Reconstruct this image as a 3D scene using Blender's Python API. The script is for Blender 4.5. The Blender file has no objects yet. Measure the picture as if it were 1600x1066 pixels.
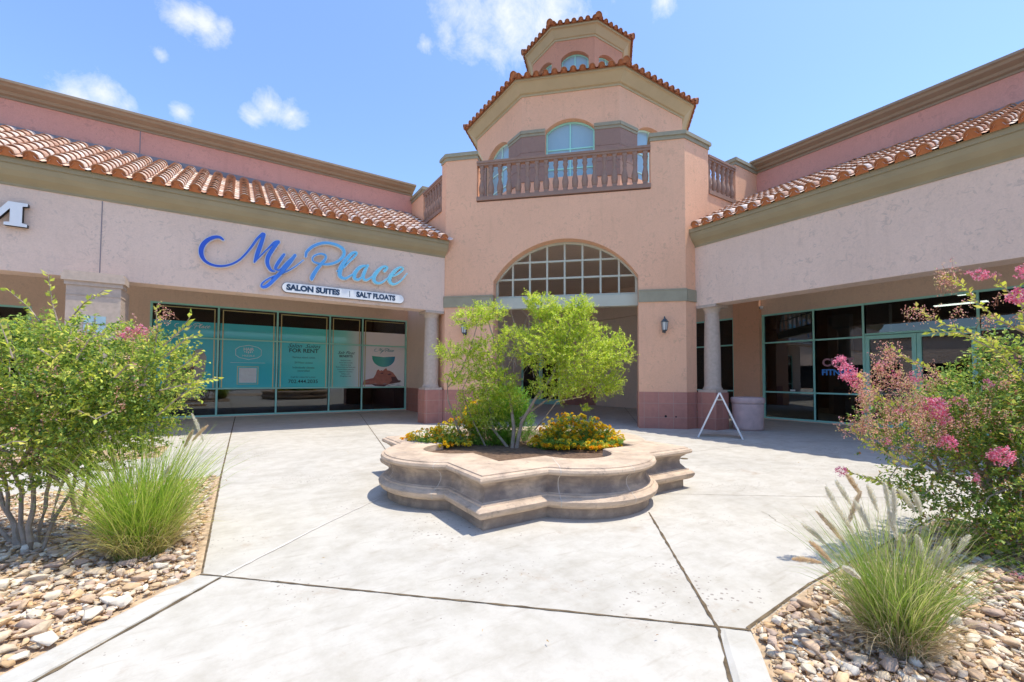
import bpy, math, random
import numpy as np
from mathutils import Vector, Matrix
PI = math.pi
R = math.radians
random.seed(7)
rng = np.random.default_rng(7)
S = bpy.context.scene
COL = S.collection

# ------------------------------------------------------------------ camera
FP, CX, CY = 678.52, 817.14, 566.2            # focal length and principal point in pixels of a 1600 x 1066 frame
YAW, PIT, ROL = R(56.3017), R(2.0164), R(.2492)
EYE = np.array([0., 0., 1.5])
_f = np.array([math.cos(YAW)*math.cos(PIT), math.sin(YAW)*math.cos(PIT), math.sin(PIT)])
_r = np.array([math.sin(YAW), -math.cos(YAW), 0.])
_u = np.cross(_r, _f)
_r, _u = math.cos(ROL)*_r + math.sin(ROL)*_u, -math.sin(ROL)*_r + math.cos(ROL)*_u
cam_d = bpy.data.cameras.new('camera')
cam = bpy.data.objects.new('camera', cam_d)
COL.objects.link(cam)
cam_d.sensor_width = 36
cam_d.lens = FP/1600*36
cam_d.shift_x = (800-CX)/1600
cam_d.shift_y = (CY-533)/1600
cam_d.clip_start = .05
cam_d.clip_end = 3000
M = Matrix.Identity(4)
for i in range(3):
    M[i][0] = _r[i]; M[i][1] = _u[i]; M[i][2] = -_f[i]; M[i][3] = EYE[i]
cam.matrix_world = M
S.camera = cam

def ray(x, y): return _r*(x-CX)/FP - _u*(y-CY)/FP + _f
def dep(x, y, f):
    d = ray(x, y); return EYE + f*d/(d @ _f)
def onY(x, y, Y):
    d = ray(x, y); return EYE + Y/d[1]*d
def onX(x, y, X):
    d = ray(x, y); return EYE + X/d[0]*d
def onz(x, y, z=0.):
    d = ray(x, y); return EYE + (z-1.5)/d[2]*d

# ------------------------------------------------------------------ light
SUN = np.array([.27, -.165, 1.]); SUN /= np.linalg.norm(SUN)
W = bpy.data.worlds.new('World'); S.world = W; W.use_nodes = True
wn = W.node_tree; wn.nodes.clear()
def N(nt, t, **k):
    n = nt.nodes.new(t)
    for a, b in k.items(): setattr(n, a, b)
    return n
sky = N(wn, 'ShaderNodeTexSky', sky_type='NISHITA', sun_disc=False)
sky.sun_elevation = math.asin(SUN[2]); sky.sun_rotation = math.atan2(SUN[0], SUN[1])
sky.altitude = 300; sky.air_density = 1.0; sky.dust_density = .8; sky.ozone_density = 3.0
bg = N(wn, 'ShaderNodeBackground'); bg.inputs[1].default_value = .135
wo = N(wn, 'ShaderNodeOutputWorld')
tc = N(wn, 'ShaderNodeTexCoord')
nz = N(wn, 'ShaderNodeTexNoise'); nz.inputs['Scale'].default_value = 14; nz.inputs['Detail'].default_value = 9; nz.inputs['Roughness'].default_value = .7; nz.inputs['Distortion'].default_value = .3
wn.links.new(tc.outputs['Generated'], nz.inputs['Vector'])
def math_n(nt, op, a, b=None, clamp=False):
    m = N(nt, 'ShaderNodeMath', operation=op); m.use_clamp = clamp
    for i, v in enumerate((a, b)):
        if v is None: continue
        if isinstance(v, (int, float)): m.inputs[i].default_value = v
        else: nt.links.new(v, m.inputs[i])
    return m.outputs[0]
mask = None
for (px, py, rx, dens) in [(320, 36, .045, 1.), (290, 26, .04, 1.), (350, 42, .03, .9), (250, 84, .02, .8), (120, 148, .045, .9), (160, 146, .045, 1.), (200, 166, .03, .8), (282, 176, .03, .9), (425, 168, .04, 1.), (455, 178, .04, 1.), (395, 186, .035, .9), (800, 10, .15, 1.1), (740, 30, .10, 1.05), (860, 25, .12, 1.1), (700, 55, .05, .9), (662, 68, .03, .9), (1040, 2, .05, .9), (780, 90, .06, .8), (960, 0, .05, .6)]:
    d = ray(px, py); d = d/np.linalg.norm(d)
    v = N(wn, 'ShaderNodeVectorMath', operation='DISTANCE'); wn.links.new(tc.outputs['Generated'], v.inputs[0]); v.inputs[1].default_value = d
    a = math_n(wn, 'MULTIPLY', math_n(wn, 'SUBTRACT', 1.0, math_n(wn, 'DIVIDE', v.outputs['Value'], rx), True), dens)
    mask = a if mask is None else math_n(wn, 'MAXIMUM', mask, a)
cl = math_n(wn, 'ADD', math_n(wn, 'MULTIPLY', mask, .5), math_n(wn, 'SUBTRACT', nz.outputs[0], .66))
cl = math_n(wn, 'MULTIPLY', cl, 2.5, True)
cl = math_n(wn, 'MULTIPLY', cl, .78)
cl = math_n(wn, 'MULTIPLY', cl, math_n(wn, 'GREATER_THAN', mask, 0.0001))
tint = N(wn, 'ShaderNodeMixRGB', blend_type='MULTIPLY'); tint.inputs[0].default_value = 1.; wn.links.new(sky.outputs[0], tint.inputs[1]); tint.inputs[2].default_value = (.79, .845, .93, 1)
mx = N(wn, 'ShaderNodeMixRGB'); wn.links.new(cl, mx.inputs[0]); wn.links.new(tint.outputs[0], mx.inputs[1]); mx.inputs[2].default_value = (3.3, 3.35, 3.4, 1)
wn.links.new(mx.outputs[0], bg.inputs[0]); wn.links.new(bg.outputs[0], wo.inputs[0])
sd = bpy.data.lights.new('sun', 'SUN'); sd.energy = 2.02; sd.angle = R(.5); sd.color = (1, .93, .80)
so = bpy.data.objects.new('sun', sd); COL.objects.link(so)
so.rotation_euler = Vector(SUN).to_track_quat('Z', 'Y').to_euler(); so.location = (0, 0, 30)
S.view_settings.view_transform = 'Standard'; S.view_settings.look = 'None'; S.view_settings.gamma = 1
S.view_settings.exposure = 1.32
S.cycles.max_bounces = 12; S.cycles.diffuse_bounces = 9; S.cycles.transparent_max_bounces = 12

# ------------------------------------------------------------------ materials
def mat(name): 
    m = bpy.data.materials.new(name); m.use_nodes = True
    nt = m.node_tree; b = nt.nodes['Principled BSDF']
    return m, nt, b
def ramp(nt, fac, stops):
    r = N(nt, 'ShaderNodeValToRGB'); nt.links.new(fac, r.inputs[0])
    while len(r.color_ramp.elements) < len(stops): r.color_ramp.elements.new(.5)
    for e, (p, c) in zip(r.color_ramp.elements, stops):
        e.position = p; e.color = (*c, 1) if len(c) == 3 else c
    return r.outputs[0]
def noise(nt, vec, scale, detail=5, rough=.55, dist=0.):
    n = N(nt, 'ShaderNodeTexNoise'); n.inputs['Scale'].default_value = scale; n.inputs['Detail'].default_value = detail
    n.inputs['Roughness'].default_value = rough; n.inputs['Distortion'].default_value = dist
    if vec is not None: nt.links.new(vec, n.inputs['Vector'])
    return n.outputs[0]
def mix(nt, fac, a, b, mode='MIX'):
    m = N(nt, 'ShaderNodeMixRGB', blend_type=mode)
    for i, v in enumerate((fac, a, b)):
        if isinstance(v, (int, float)): m.inputs[i].default_value = v
        elif isinstance(v, tuple): m.inputs[i].default_value = (*v, 1)
        else: nt.links.new(v, m.inputs[i])
    return m.outputs[0]
def bump(nt, b, h, strength=.3, dist=.01):
    n = N(nt, 'ShaderNodeBump'); n.inputs['Strength'].default_value = strength; n.inputs['Distance'].default_value = dist
    nt.links.new(h, n.inputs['Height']); nt.links.new(n.outputs[0], b.inputs['Normal'])
def pos(nt):
    return N(nt, 'ShaderNodeNewGeometry').outputs['Position']
def sc(c, k): return tuple(min(1, x*k) for x in c)

def stucco(name, c, marks=.28, rough=.9, bs=.5):
    m, nt, b = mat(name); p = pos(nt)
    big = mix(nt, .45, ramp(nt, noise(nt, p, .8, 4), [(.3, sc(c, .92)), (.7, sc(c, 1.06))]), ramp(nt, noise(nt, p, 28, 5, .7), [(.3, sc(c, .84)), (.7, sc(c, 1.1))]))
    # trowel knock-down marks
    mk = noise(nt, p, 6.5, 6, .66, 1.2)
    f = ramp(nt, mk, [(.555, (0, 0, 0)), (.60, (1, 1, 1))])
    f2 = ramp(nt, noise(nt, p, 1.6, 3), [(.38, (0, 0, 0)), (.62, (1, 1, 1))])
    ff = mix(nt, 1., f, f2, 'MULTIPLY')
    fm = N(nt, 'ShaderNodeMath', operation='MULTIPLY'); nt.links.new(ff, fm.inputs[0]); fm.inputs[1].default_value = marks
    mk2 = ramp(nt, noise(nt, p, 3.4, 5, .6, 2.2), [(.55, (0, 0, 0)), (.60, (1, 1, 1)), (.66, (0, 0, 0))])
    big = mix(nt, math_n(nt, 'MULTIPLY', mk2, marks*.45), big, sc(c, .7))
    mpS = N(nt, 'ShaderNodeMapping'); nt.links.new(p, mpS.inputs[0]); mpS.inputs['Scale'].default_value = (3.5, 3.5, .35)
    stk = ramp(nt, noise(nt, mpS.outputs[0], 1.6, 5, .65), [(.55, (0, 0, 0)), (.72, (1, 1, 1))])
    big = mix(nt, math_n(nt, 'MULTIPLY', stk, .28), big, sc(c, .74))
    col = mix(nt, fm.outputs[0], big, (c[0]*.5, c[1]*.54, c[2]*.58))
    nt.links.new(col, b.inputs['Base Color']); b.inputs['Roughness'].default_value = rough
    b.inputs['Specular IOR Level'].default_value = .2
    h = mix(nt, .45, noise(nt, p, 30, 6, .7), noise(nt, p, 6.5, 6, .66, 1.2))
    bump(nt, b, h, bs*1.5, .02)
    return m
def plain(name, c, rough=.6, metal=0, var=.08, scale=6, bs=0, spec=.35):
    m, nt, b = mat(name); p = pos(nt)
    nt.links.new(ramp(nt, noise(nt, p, scale, 5), [(.3, sc(c, 1-var)), (.7, sc(c, 1+var))]), b.inputs['Base Color'])
    b.inputs['Roughness'].default_value = rough; b.inputs['Metallic'].default_value = metal; b.inputs['Specular IOR Level'].default_value = spec
    if bs: bump(nt, b, noise(nt, p, scale*9, 4), bs, .006)
    return m
def emit(name, c, s):
    m, nt, b = mat(name); b.inputs['Base Color'].default_value = (*c, 1); b.inputs['Emission Color'].default_value = (*c, 1); b.inputs['Emission Strength'].default_value = s
    return m
MT = {}
MT['pink'] = stucco('pink_stucco', (.83, .475, .30), .32)
MT['mauve'] = stucco('mauve_stucco', (.80, .595, .465), .40)
MT['rose'] = stucco('rose_stucco', (.68, .33, .26), .3)
MT['taupe'] = stucco('taupe_stucco', (.78, .60, .46), .2)
MT['olive'] = plain('olive_cornice_paint', (.33, .27, .16), .7, var=.07, scale=2, bs=.15)
MT['brownfascia'] = plain('brown_cornice_paint', (.31, .23, .155), .7, var=.07, scale=2, bs=.15)
MT['band'] = plain('grey_green_band', (.33, .30, .21), .8, scale=4, bs=.3)
MT['plum'] = stucco('plum_block_stucco', (.33, .215, .17), .3)
MT['rail'] = plain('brown_plaster_rail', (.31, .195, .145), .75, scale=8, bs=.3)
MT['teal'] = plain('teal_window_frame', (.38, .78, .66), .4, scale=3, var=.04)
MT['mint'] = plain('mint_window_frame', (.60, .86, .74), .45, scale=3, var=.04)
MT['sage'] = plain('sage_grille', (.5, .5, .4), .55, scale=3, var=.05)
MT['slate'] = plain('grey_gutter_flashing', (.24, .21, .22), .5, scale=2)
MT['lime'] = plain('limestone_column', (.50, .40, .32), .85, scale=12, var=.1, bs=.4)
MT['iron'] = plain('blue_grey_iron', (.05, .07, .08), .5, scale=12, spec=.5)
MT['white'] = plain('white_plastic', (.8, .8, .78), .4, var=.02)
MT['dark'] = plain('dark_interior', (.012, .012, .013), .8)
MT['black'] = plain('black_return', (.01, .012, .014), .5)
MT['gold'] = plain('gold_window_film', (.62, .52, .24), .35, metal=.3, spec=.6)
MT['door'] = plain('bark_dark_floor', (.05, .045, .04), .8)
MT['bark'] = plain('grey_bark', (.36, .29, .22), .9, scale=14, var=.25, bs=.8)
MT['soil'] = plain('planter_soil', (.16, .1, .065), .95, scale=20, var=.4, bs=1.)

def glass_mat(name, tint, ior=1.75):
    m = bpy.data.materials.new(name); m.use_nodes = True; nt = m.node_tree; nt.nodes.clear()
    o = N(nt, 'ShaderNodeOutputMaterial'); mixs = N(nt, 'ShaderNodeMixShader'); fr = N(nt, 'ShaderNodeFresnel'); fr.inputs[0].default_value = ior
    t = N(nt, 'ShaderNodeBsdfTransparent'); t.inputs[0].default_value = (*tint, 1)
    g = N(nt, 'ShaderNodeBsdfGlossy'); g.inputs['Roughness'].default_value = .01; g.inputs['Color'].default_value = (.95, .97, 1, 1)
    nt.links.new(fr.outputs[0], mixs.inputs[0]); nt.links.new(t.outputs[0], mixs.inputs[1]); nt.links.new(g.outputs[0], mixs.inputs[2]); nt.links.new(mixs.outputs[0], o.inputs[0])
    return m
MT['glass'] = glass_mat('tinted_glass', (.42, .46, .47), 1.75)
m, nt, b = mat('pale_blue_blind_glass'); b.inputs['Base Color'].default_value = (.30, .46, .52, 1); b.inputs['Roughness'].default_value = .08; b.inputs['Specular IOR Level'].default_value = .9
MT['blueglass'] = m
m, nt, b = mat('frosted_lamp_glass'); b.inputs['Base Color'].default_value = (.55, .57, .55, 1); b.inputs['Roughness'].default_value = .15; MT['lampglass'] = m

# wall tiles with pale grout (world grid .47 m)
def tiles_mat(name, c, size):
    m, nt, b = mat(name); g = N(nt, 'ShaderNodeNewGeometry')
    sx = N(nt, 'ShaderNodeSeparateXYZ'); nt.links.new(g.outputs['Position'], sx.inputs[0])
    nx = N(nt, 'ShaderNodeSeparateXYZ'); nt.links.new(g.outputs['Normal'], nx.inputs[0])
    # coordinate running along the wall: u = x*(-ny) + y*nx
    u = math_n(nt, 'ADD', math_n(nt, 'MULTIPLY', sx.outputs[0], nx.outputs[1]), math_n(nt, 'MULTIPLY', math_n(nt, 'MULTIPLY', sx.outputs[1], nx.outputs[0]), -1.))
    def line(v, off):
        fr = math_n(nt, 'FRACT', math_n(nt, 'DIVIDE', math_n(nt, 'ADD', v, off), size))
        d = math_n(nt, 'ABSOLUTE', math_n(nt, 'SUBTRACT', fr, .5))
        return math_n(nt, 'GREATER_THAN', d, .5-.008/size/1.3), math_n(nt, 'FLOOR', math_n(nt, 'DIVIDE', math_n(nt, 'ADD', v, off), size))
    l1, i1 = line(u, 100.13); l2, i2 = line(sx.outputs[2], 100*size+.09)
    gr = math_n(nt, 'MAXIMUM', l1, l2)
    w = N(nt, 'ShaderNodeTexWhiteNoise', noise_dimensions='2D'); cv = N(nt, 'ShaderNodeCombineXYZ'); nt.links.new(i1, cv.inputs[0]); nt.links.new(i2, cv.inputs[1]); nt.links.new(cv.outputs[0], w.inputs['Vector'])
    tcol = ramp(nt, w.outputs[0], [(0, sc(c, .86)), (1, sc(c, 1.14))])
    tcol = mix(nt, .25, tcol, ramp(nt, noise(nt, g.outputs['Position'], 7, 5), [(.3, sc(c, .7)), (.7, sc(c, 1.35))]))
    nt.links.new(mix(nt, gr, tcol, (.42, .27, .22)), b.inputs['Base Color']); b.inputs['Roughness'].default_value = .55
    bump(nt, b, math_n(nt, 'SUBTRACT', 1., gr), .5, .004)
    return m
MT['wain'] = tiles_mat('red_brown_wall_tile', (.42, .18, .135), .42)

# attribute coloured material (leaf, stone, roof tile: the colour belongs to each piece)
def attr_mat(name, rough=.7, trans=0., nscale=20, var=.12, bs=0., spec=.3):
    m, nt, b = mat(name); a = N(nt, 'ShaderNodeAttribute', attribute_name='Col'); p = pos(nt)
    c = mix(nt, 1., a.outputs['Color'], ramp(nt, noise(nt, p, nscale, 4), [(.3, (1-var,)*3), (.7, (1, 1, 1))]), 'MULTIPLY')
    nt.links.new(c, b.inputs['Base Color']); b.inputs['Roughness'].default_value = rough; b.inputs['Specular IOR Level'].default_value = spec
    if bs: bump(nt, b, noise(nt, p, nscale*3, 5), bs, .01)
    if trans:
        o = nt.nodes['Material Output']; t = N(nt, 'ShaderNodeBsdfTranslucent'); nt.links.new(c, t.inputs[0])
        ms = N(nt, 'ShaderNodeMixShader'); ms.inputs[0].default_value = trans
        nt.links.new(b.outputs[0], ms.inputs[1]); nt.links.new(t.outputs[0], ms.inputs[2]); nt.links.new(ms.outputs[0], o.inputs[0])
    return m
MT['leaf'] = attr_mat('leaf', .5, .4, 6, .1)
MT['blade'] = attr_mat('grass_blade', .5, .35, 6, .1)
MT['petal'] = attr_mat('petal', .6, .35, 30, .1)
MT['plume'] = attr_mat('grass_plume', .7, .55, 30, .05)
MT['stone'] = attr_mat('gravel_stone', .85, 0, 18, .35, .5)
MT['rooftile'] = attr_mat('clay_roof_tile', .8, 0, 14, .2, .25)

# concrete paving
def concrete(name, c, speck=True):
    m, nt, b = mat(name); p = pos(nt)
    a = ramp(nt, noise(nt, p, .55, 6, .6, .4), [(.28, sc(c, .76)), (.5, c), (.7, sc(c, 1.12))])
    a = mix(nt, .5, a, ramp(nt, noise(nt, p, 3.2, 7, .7), [(.28, (c[0]*.66, c[1]*.62, c[2]*.54)), (.58, sc(c, 1.1))]))
    # broom streaks
    mp = N(nt, 'ShaderNodeMapping'); nt.links.new(p, mp.inputs[0]); mp.inputs['Rotation'].default_value = (0, 0, R(35)); mp.inputs['Scale'].default_value = (1.2, 7, 1)
    s = ramp(nt, noise(nt, mp.outputs[0], 2.2, 5, .6), [(.57, (0, 0, 0)), (.78, (1, 1, 1))])
    a = mix(nt, math_n(nt, 'MULTIPLY', s, .5), a, (.30, .25, .185))
    # brown drip stains
    st = ramp(nt, noise(nt, p, 1.7, 8, .75, .2), [(.58, (0, 0, 0)), (.72, (1, 1, 1))])
    a = mix(nt, math_n(nt, 'MULTIPLY', st, .6), a, (.34, .25, .17))
    g2 = ramp(nt, noise(nt, p, 12, 8, .8), [(.55, (0, 0, 0)), (.75, (1, 1, 1))])
    a = mix(nt, math_n(nt, 'MULTIPLY', g2, .3), a, (.28, .24, .2))
    if speck:
        v = N(nt, 'ShaderNodeTexVoronoi'); v.inputs['Scale'].default_value = 26; nt.links.new(p, v.inputs['Vector'])
        v.inputs['Randomness'].default_value = 1.
        sp_ = N(nt, 'ShaderNodeSeparateXYZ'); nt.links.new(v.outputs['Color'], sp_.inputs[0])
        rr = math_n(nt, 'MULTIPLY', sp_.outputs[0], math_n(nt, 'MULTIPLY', math_n(nt, 'SUBTRACT', noise(nt, p, .8, 3), .42), 1.5))
        dot = math_n(nt, 'LESS_THAN', v.outputs['Distance'], rr)
        a = mix(nt, math_n(nt, 'MULTIPLY', dot, .6), a, (.16, .12, .1))
    nt.links.new(a, b.inputs['Base Color']); b.inputs['Roughness'].default_value = .85; b.inputs['Specular IOR Level'].default_value = .25
    bump(nt, b, noise(nt, p, 60, 5, .7), .25, .004)
    return m
MT['concrete'] = concrete('weathered_concrete', (.50, .472, .415))
MT['kerbc'] = concrete('kerb_concrete', (.50, .48, .43), False)
MT['joint'] = plain('joint_dirt', (.13, .095, .055), .95, scale=9, var=.5)
MT['patch'] = plain('joint_sealant', (.6, .56, .5), .8, scale=12, var=.1)
MT['asphalt'] = plain('asphalt', (.10, .10, .10), .9, scale=8, var=.2, bs=.4)
MT['dirt'] = plain('decomposed_granite', (.52, .38, .24), .95, scale=16, var=.35, bs=1.)

# planter cast stone
m, nt, b = mat('cast_stone'); p = pos(nt); c = (.63, .48, .345)
a = ramp(nt, noise(nt, p, 1.6, 6, .6), [(.3, sc(c, .8)), (.7, sc(c, 1.1))])
mp = N(nt, 'ShaderNodeMapping'); nt.links.new(p, mp.inputs[0]); mp.inputs['Scale'].default_value = (1, 1, 5)
a = mix(nt, .45, a, ramp(nt, noise(nt, mp.outputs[0], 3.5, 7, .65), [(.3, (.16, .115, .09)), (.58, sc(c, 1.12))]))
sx = N(nt, 'ShaderNodeSeparateXYZ'); nt.links.new(p, sx.inputs[0])
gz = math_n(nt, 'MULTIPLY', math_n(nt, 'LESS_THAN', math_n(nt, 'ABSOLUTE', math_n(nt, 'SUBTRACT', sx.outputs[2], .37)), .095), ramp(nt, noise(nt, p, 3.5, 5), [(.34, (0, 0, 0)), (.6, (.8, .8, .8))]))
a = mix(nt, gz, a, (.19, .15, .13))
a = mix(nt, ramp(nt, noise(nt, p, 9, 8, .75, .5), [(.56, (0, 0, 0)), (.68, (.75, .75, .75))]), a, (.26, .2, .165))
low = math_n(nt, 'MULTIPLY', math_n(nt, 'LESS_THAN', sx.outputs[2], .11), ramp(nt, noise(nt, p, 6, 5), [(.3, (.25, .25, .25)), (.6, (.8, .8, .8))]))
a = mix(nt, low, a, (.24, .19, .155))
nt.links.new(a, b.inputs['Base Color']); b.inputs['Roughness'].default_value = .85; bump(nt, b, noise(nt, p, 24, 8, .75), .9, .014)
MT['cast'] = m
MT['bin'] = plain('pink_cast_concrete', (.56, .40, .37), .85, scale=5, var=.12, bs=.4)

# ------------------------------------------------------------------ mesh helpers
class MB:
    def __init__(s): s.v = []; s.f = []; s.c = []; s.sm = []; s.col = (1, 1, 1); s.smooth = False; s.use = False
    def face(s, idx): s.f.append(tuple(idx)); s.c.append(s.col); s.sm.append(s.smooth)
    def add(s, pts, faces):
        n = len(s.v); s.v += [tuple(map(float, p)) for p in pts]
        for f in faces: s.face([i+n for i in f])
    def color(s, c): s.col = tuple(c); s.use = True
    def hexa(s, p): s.add(p, [(3, 2, 1, 0), (4, 5, 6, 7), (0, 1, 5, 4), (1, 2, 6, 5), (2, 3, 7, 6), (3, 0, 4, 7)])
    def box(s, a, b):
        x0, y0, z0 = a; x1, y1, z1 = b
        s.hexa([(x0, y0, z0), (x1, y0, z0), (x1, y1, z0), (x0, y1, z0), (x0, y0, z1), (x1, y0, z1), (x1, y1, z1), (x0, y1, z1)])
    def prism(s, poly, z0, z1, caps=True):
        n = len(poly); pts = [(x, y, z0) for x, y in poly] + [(x, y, z1) for x, y in poly]
        fs = [(i, (i+1) % n, (i+1) % n+n, i+n) for i in range(n)]
        if caps: fs += [tuple(range(n))[::-1], tuple(range(n, 2*n))]
        s.add(pts, fs)
    def lathe(s, c, prof, n=12, cap=True):
        n0 = len(s.v)
        for r, z in prof:
            for k in range(n):
                a = 2*PI*k/n; s.v.append((c[0]+r*math.cos(a), c[1]+r*math.sin(a), c[2]+z))
        for j in range(len(prof)-1):
            for k in range(n):
                a = n0+j*n+k; b = n0+j*n+(k+1) % n; s.face((a, b, b+n, a+n))
        if cap:
            s.face([n0+k for k in range(n)][::-1]); s.face([n0+(len(prof)-1)*n+k for k in range(n)])
    def tube(s, pts, rad, n=6):
        n0 = len(s.v); P = [Vector(p) for p in pts]; m = len(P)
        for i, p in enumerate(P):
            t = (P[min(i+1, m-1)]-P[max(i-1, 0)]).normalized()
            a = t.orthogonal().normalized() if abs(t.z) > .99 else t.cross(Vector((0, 0, 1))).normalized()
            b = t.cross(a)
            r = rad[i] if hasattr(rad, '__len__') else rad
            for k in range(n):
                an = 2*PI*k/n; q = p+a*(r*math.cos(an))+b*(r*math.sin(an)); s.v.append(tuple(q))
        for i in range(m-1):
            for k in range(n):
                a = n0+i*n+k; b = n0+i*n+(k+1) % n; s.face((a, b, b+n, a+n))
        s.face([n0+k for k in range(n)][::-1]); s.face([n0+(m-1)*n+k for k in range(n)])
def wloc(o):
    v = Vector((0, 0, 0))
    while o is not None: v += o.location; o = o.parent
    return v
def link(name, mb, m, parent=None, label=None, cat=None, group=None, kind=None, origin=None):
    me = bpy.data.meshes.new(name)
    off = wloc(parent) if parent is not None else Vector(origin or (0, 0, 0))
    V = np.array(mb.v, float).reshape(-1, 3)-np.array(off)
    me.from_pydata([tuple(v) for v in V], [], mb.f)
    if mb.use:
        ca = me.color_attributes.new('Col', 'FLOAT_COLOR', 'CORNER')
        cols = []
        for f, c in zip(mb.f, mb.c): cols += [(*c, 1)]*len(f)
        ca.data.foreach_set('color', np.array(cols, 'f').ravel())
    if any(mb.sm): me.polygons.foreach_set('use_smooth', mb.sm)
    for mm in (m if isinstance(m, (list, tuple)) else [m]): me.materials.append(MT[mm] if isinstance(mm, str) else mm)
    me.update()
    o = bpy.data.objects.new(name, me); COL.objects.link(o)
    if parent is not None: o.parent = parent
    elif origin is not None: o.location = origin
    return tag(o, label, cat, group, kind)
def tag(o, label=None, cat=None, group=None, kind=None):
    if label: o['label'] = label
    if cat: o['category'] = cat
    if group: o['group'] = group
    if kind: o['kind'] = kind
    return o
def empty(name, loc, label, cat, group=None):
    o = bpy.data.objects.new(name, None); COL.objects.link(o); o.location = loc; o.empty_display_size = .2
    return tag(o, label, cat, group)
class Fr:      # a wall frame: u along P0->P1, n outward (to the right of the walk), z up
    def __init__(s, P0, P1):
        s.p = np.array(P0, float); d = np.array(P1, float)-s.p; s.L = np.linalg.norm(d); s.d = d/s.L; s.n = np.array([s.d[1], -s.d[0]])
    def pt(s, u, n, z): q = s.p+s.d*u+s.n*n; return (q[0], q[1], z)
    def xy(s, u, n): q = s.p+s.d*u+s.n*n; return (q[0], q[1])
    def box(s, mb, u0, u1, n0, n1, z0, z1):
        mb.hexa([s.pt(u0, n1, z0), s.pt(u1, n1, z0), s.pt(u1, n0, z0), s.pt(u0, n0, z0), s.pt(u0, n1, z1), s.pt(u1, n1, z1), s.pt(u1, n0, z1), s.pt(u0, n0, z1)])
    def text(s, body, u, n, z, size, m, parent, align='LEFT', bold=0., extrude=.002, shear=0., sx=1., name='lettering'):
        c = bpy.data.curves.new(name, 'FONT'); c.body = body; c.size = size; c.align_x = align; c.extrude = extrude; c.offset = bold; c.shear = shear; c.resolution_u = 3
        c.materials.append(MT[m] if isinstance(m, str) else m)
        t_ = bpy.data.objects.new(name, c); me = bpy.data.meshes.new_from_object(t_); bpy.data.objects.remove(t_)
        o = bpy.data.objects.new(name, me); COL.objects.link(o); o.parent = parent
        p = Vector(s.pt(u, n, z))-wloc(parent); o.location = p
        o.rotation_euler = (PI/2, 0, math.atan2(s.d[1], s.d[0])); o.scale = (sx, 1, 1)
        return o
def arc_z(u, u0, u1, zs, rise):
    if rise <= 0: return zs
    h = (u1-u0)/2; r = (h*h+rise*rise)/(2*rise); x = u-(u0+u1)/2
    return zs+math.sqrt(max(r*r-x*x, 0))-(r-rise)
def panel(mb, F, u0, u1, z0, z1, th, ops=(), nseg=20):
    cur = u0
    for (a, b, zb, zs, rise) in sorted(ops):
        if a > cur: F.box(mb, cur, a, -th, 0, z0, z1)
        if zb > z0: F.box(mb, a, b, -th, 0, z0, zb)
        k = nseg if rise > 0 else 1
        for i in range(k):
            ua, ub = a+(b-a)*i/k, a+(b-a)*(i+1)/k
            za, zc = arc_z(ua, a, b, zs, rise), arc_z(ub, a, b, zs, rise)
            mb.add([F.pt(ua, 0, za), F.pt(ub, 0, zc), F.pt(ub, 0, z1), F.pt(ua, 0, z1), F.pt(ua, -th, za), F.pt(ub, -th, zc), F.pt(ub, -th, z1), F.pt(ua, -th, z1)],
                   [(0, 1, 2, 3), (5, 4, 7, 6), (1, 0, 4, 5), (3, 2, 6, 7)])
        cur = b
    if cur < u1: F.box(mb, cur, u1, -th, 0, z0, z1)
def arch_frame(mb, F, a, b, zb, zs, rise, n0, n1, w, cols=(), rows=(), nseg=20, bottom=True):
    F.box(mb, a, a+w, n0, n1, zb, zs); F.box(mb, b-w, b, n0, n1, zb, zs)
    if bottom: F.box(mb, a+w, b-w, n0, n1, zb, zb+w)
    for i in range(nseg):
        ua, ub = a+(b-a)*i/nseg, a+(b-a)*(i+1)/nseg
        za, zc = arc_z(ua, a, b, zs, rise), arc_z(ub, a, b, zs, rise)
        mb.hexa([F.pt(ua, n1, za-w), F.pt(ub, n1, zc-w), F.pt(ub, n0, zc-w), F.pt(ua, n0, za-w), F.pt(ua, n1, za), F.pt(ub, n1, zc), F.pt(ub, n0, zc), F.pt(ua, n0, za)])
    for u in cols: F.box(mb, u-w*.38, u+w*.38, n0+.004, n1-.004, zb+w, arc_z(u, a, b, zs, rise)-w*.9)
    for z in rows:
        if rise > 0 and z > zs:
            h = (b-a)/2; r = (h*h+rise*rise)/(2*rise); x = math.sqrt(max(r*r-(z-zs+r-rise)**2, 0)); ua, ub = (a+b)/2-x+w*.6, (a+b)/2+x-w*.6
        else: ua, ub = a+w, b-w
        F.box(mb, ua, ub, n0+.008, n1-.008, z-w*.38, z+w*.38)
def arch_pane(mb, F, a, b, zb, zs, rise, n, nseg=20):
    pts = [F.pt(a, n, zb), F.pt(b, n, zb)]+[F.pt(b-(b-a)*i/nseg, n, arc_z(b-(b-a)*i/nseg, a, b, zs, rise)) for i in range(nseg+1)]
    mb.add(pts, [tuple(range(len(pts)))])

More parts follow.
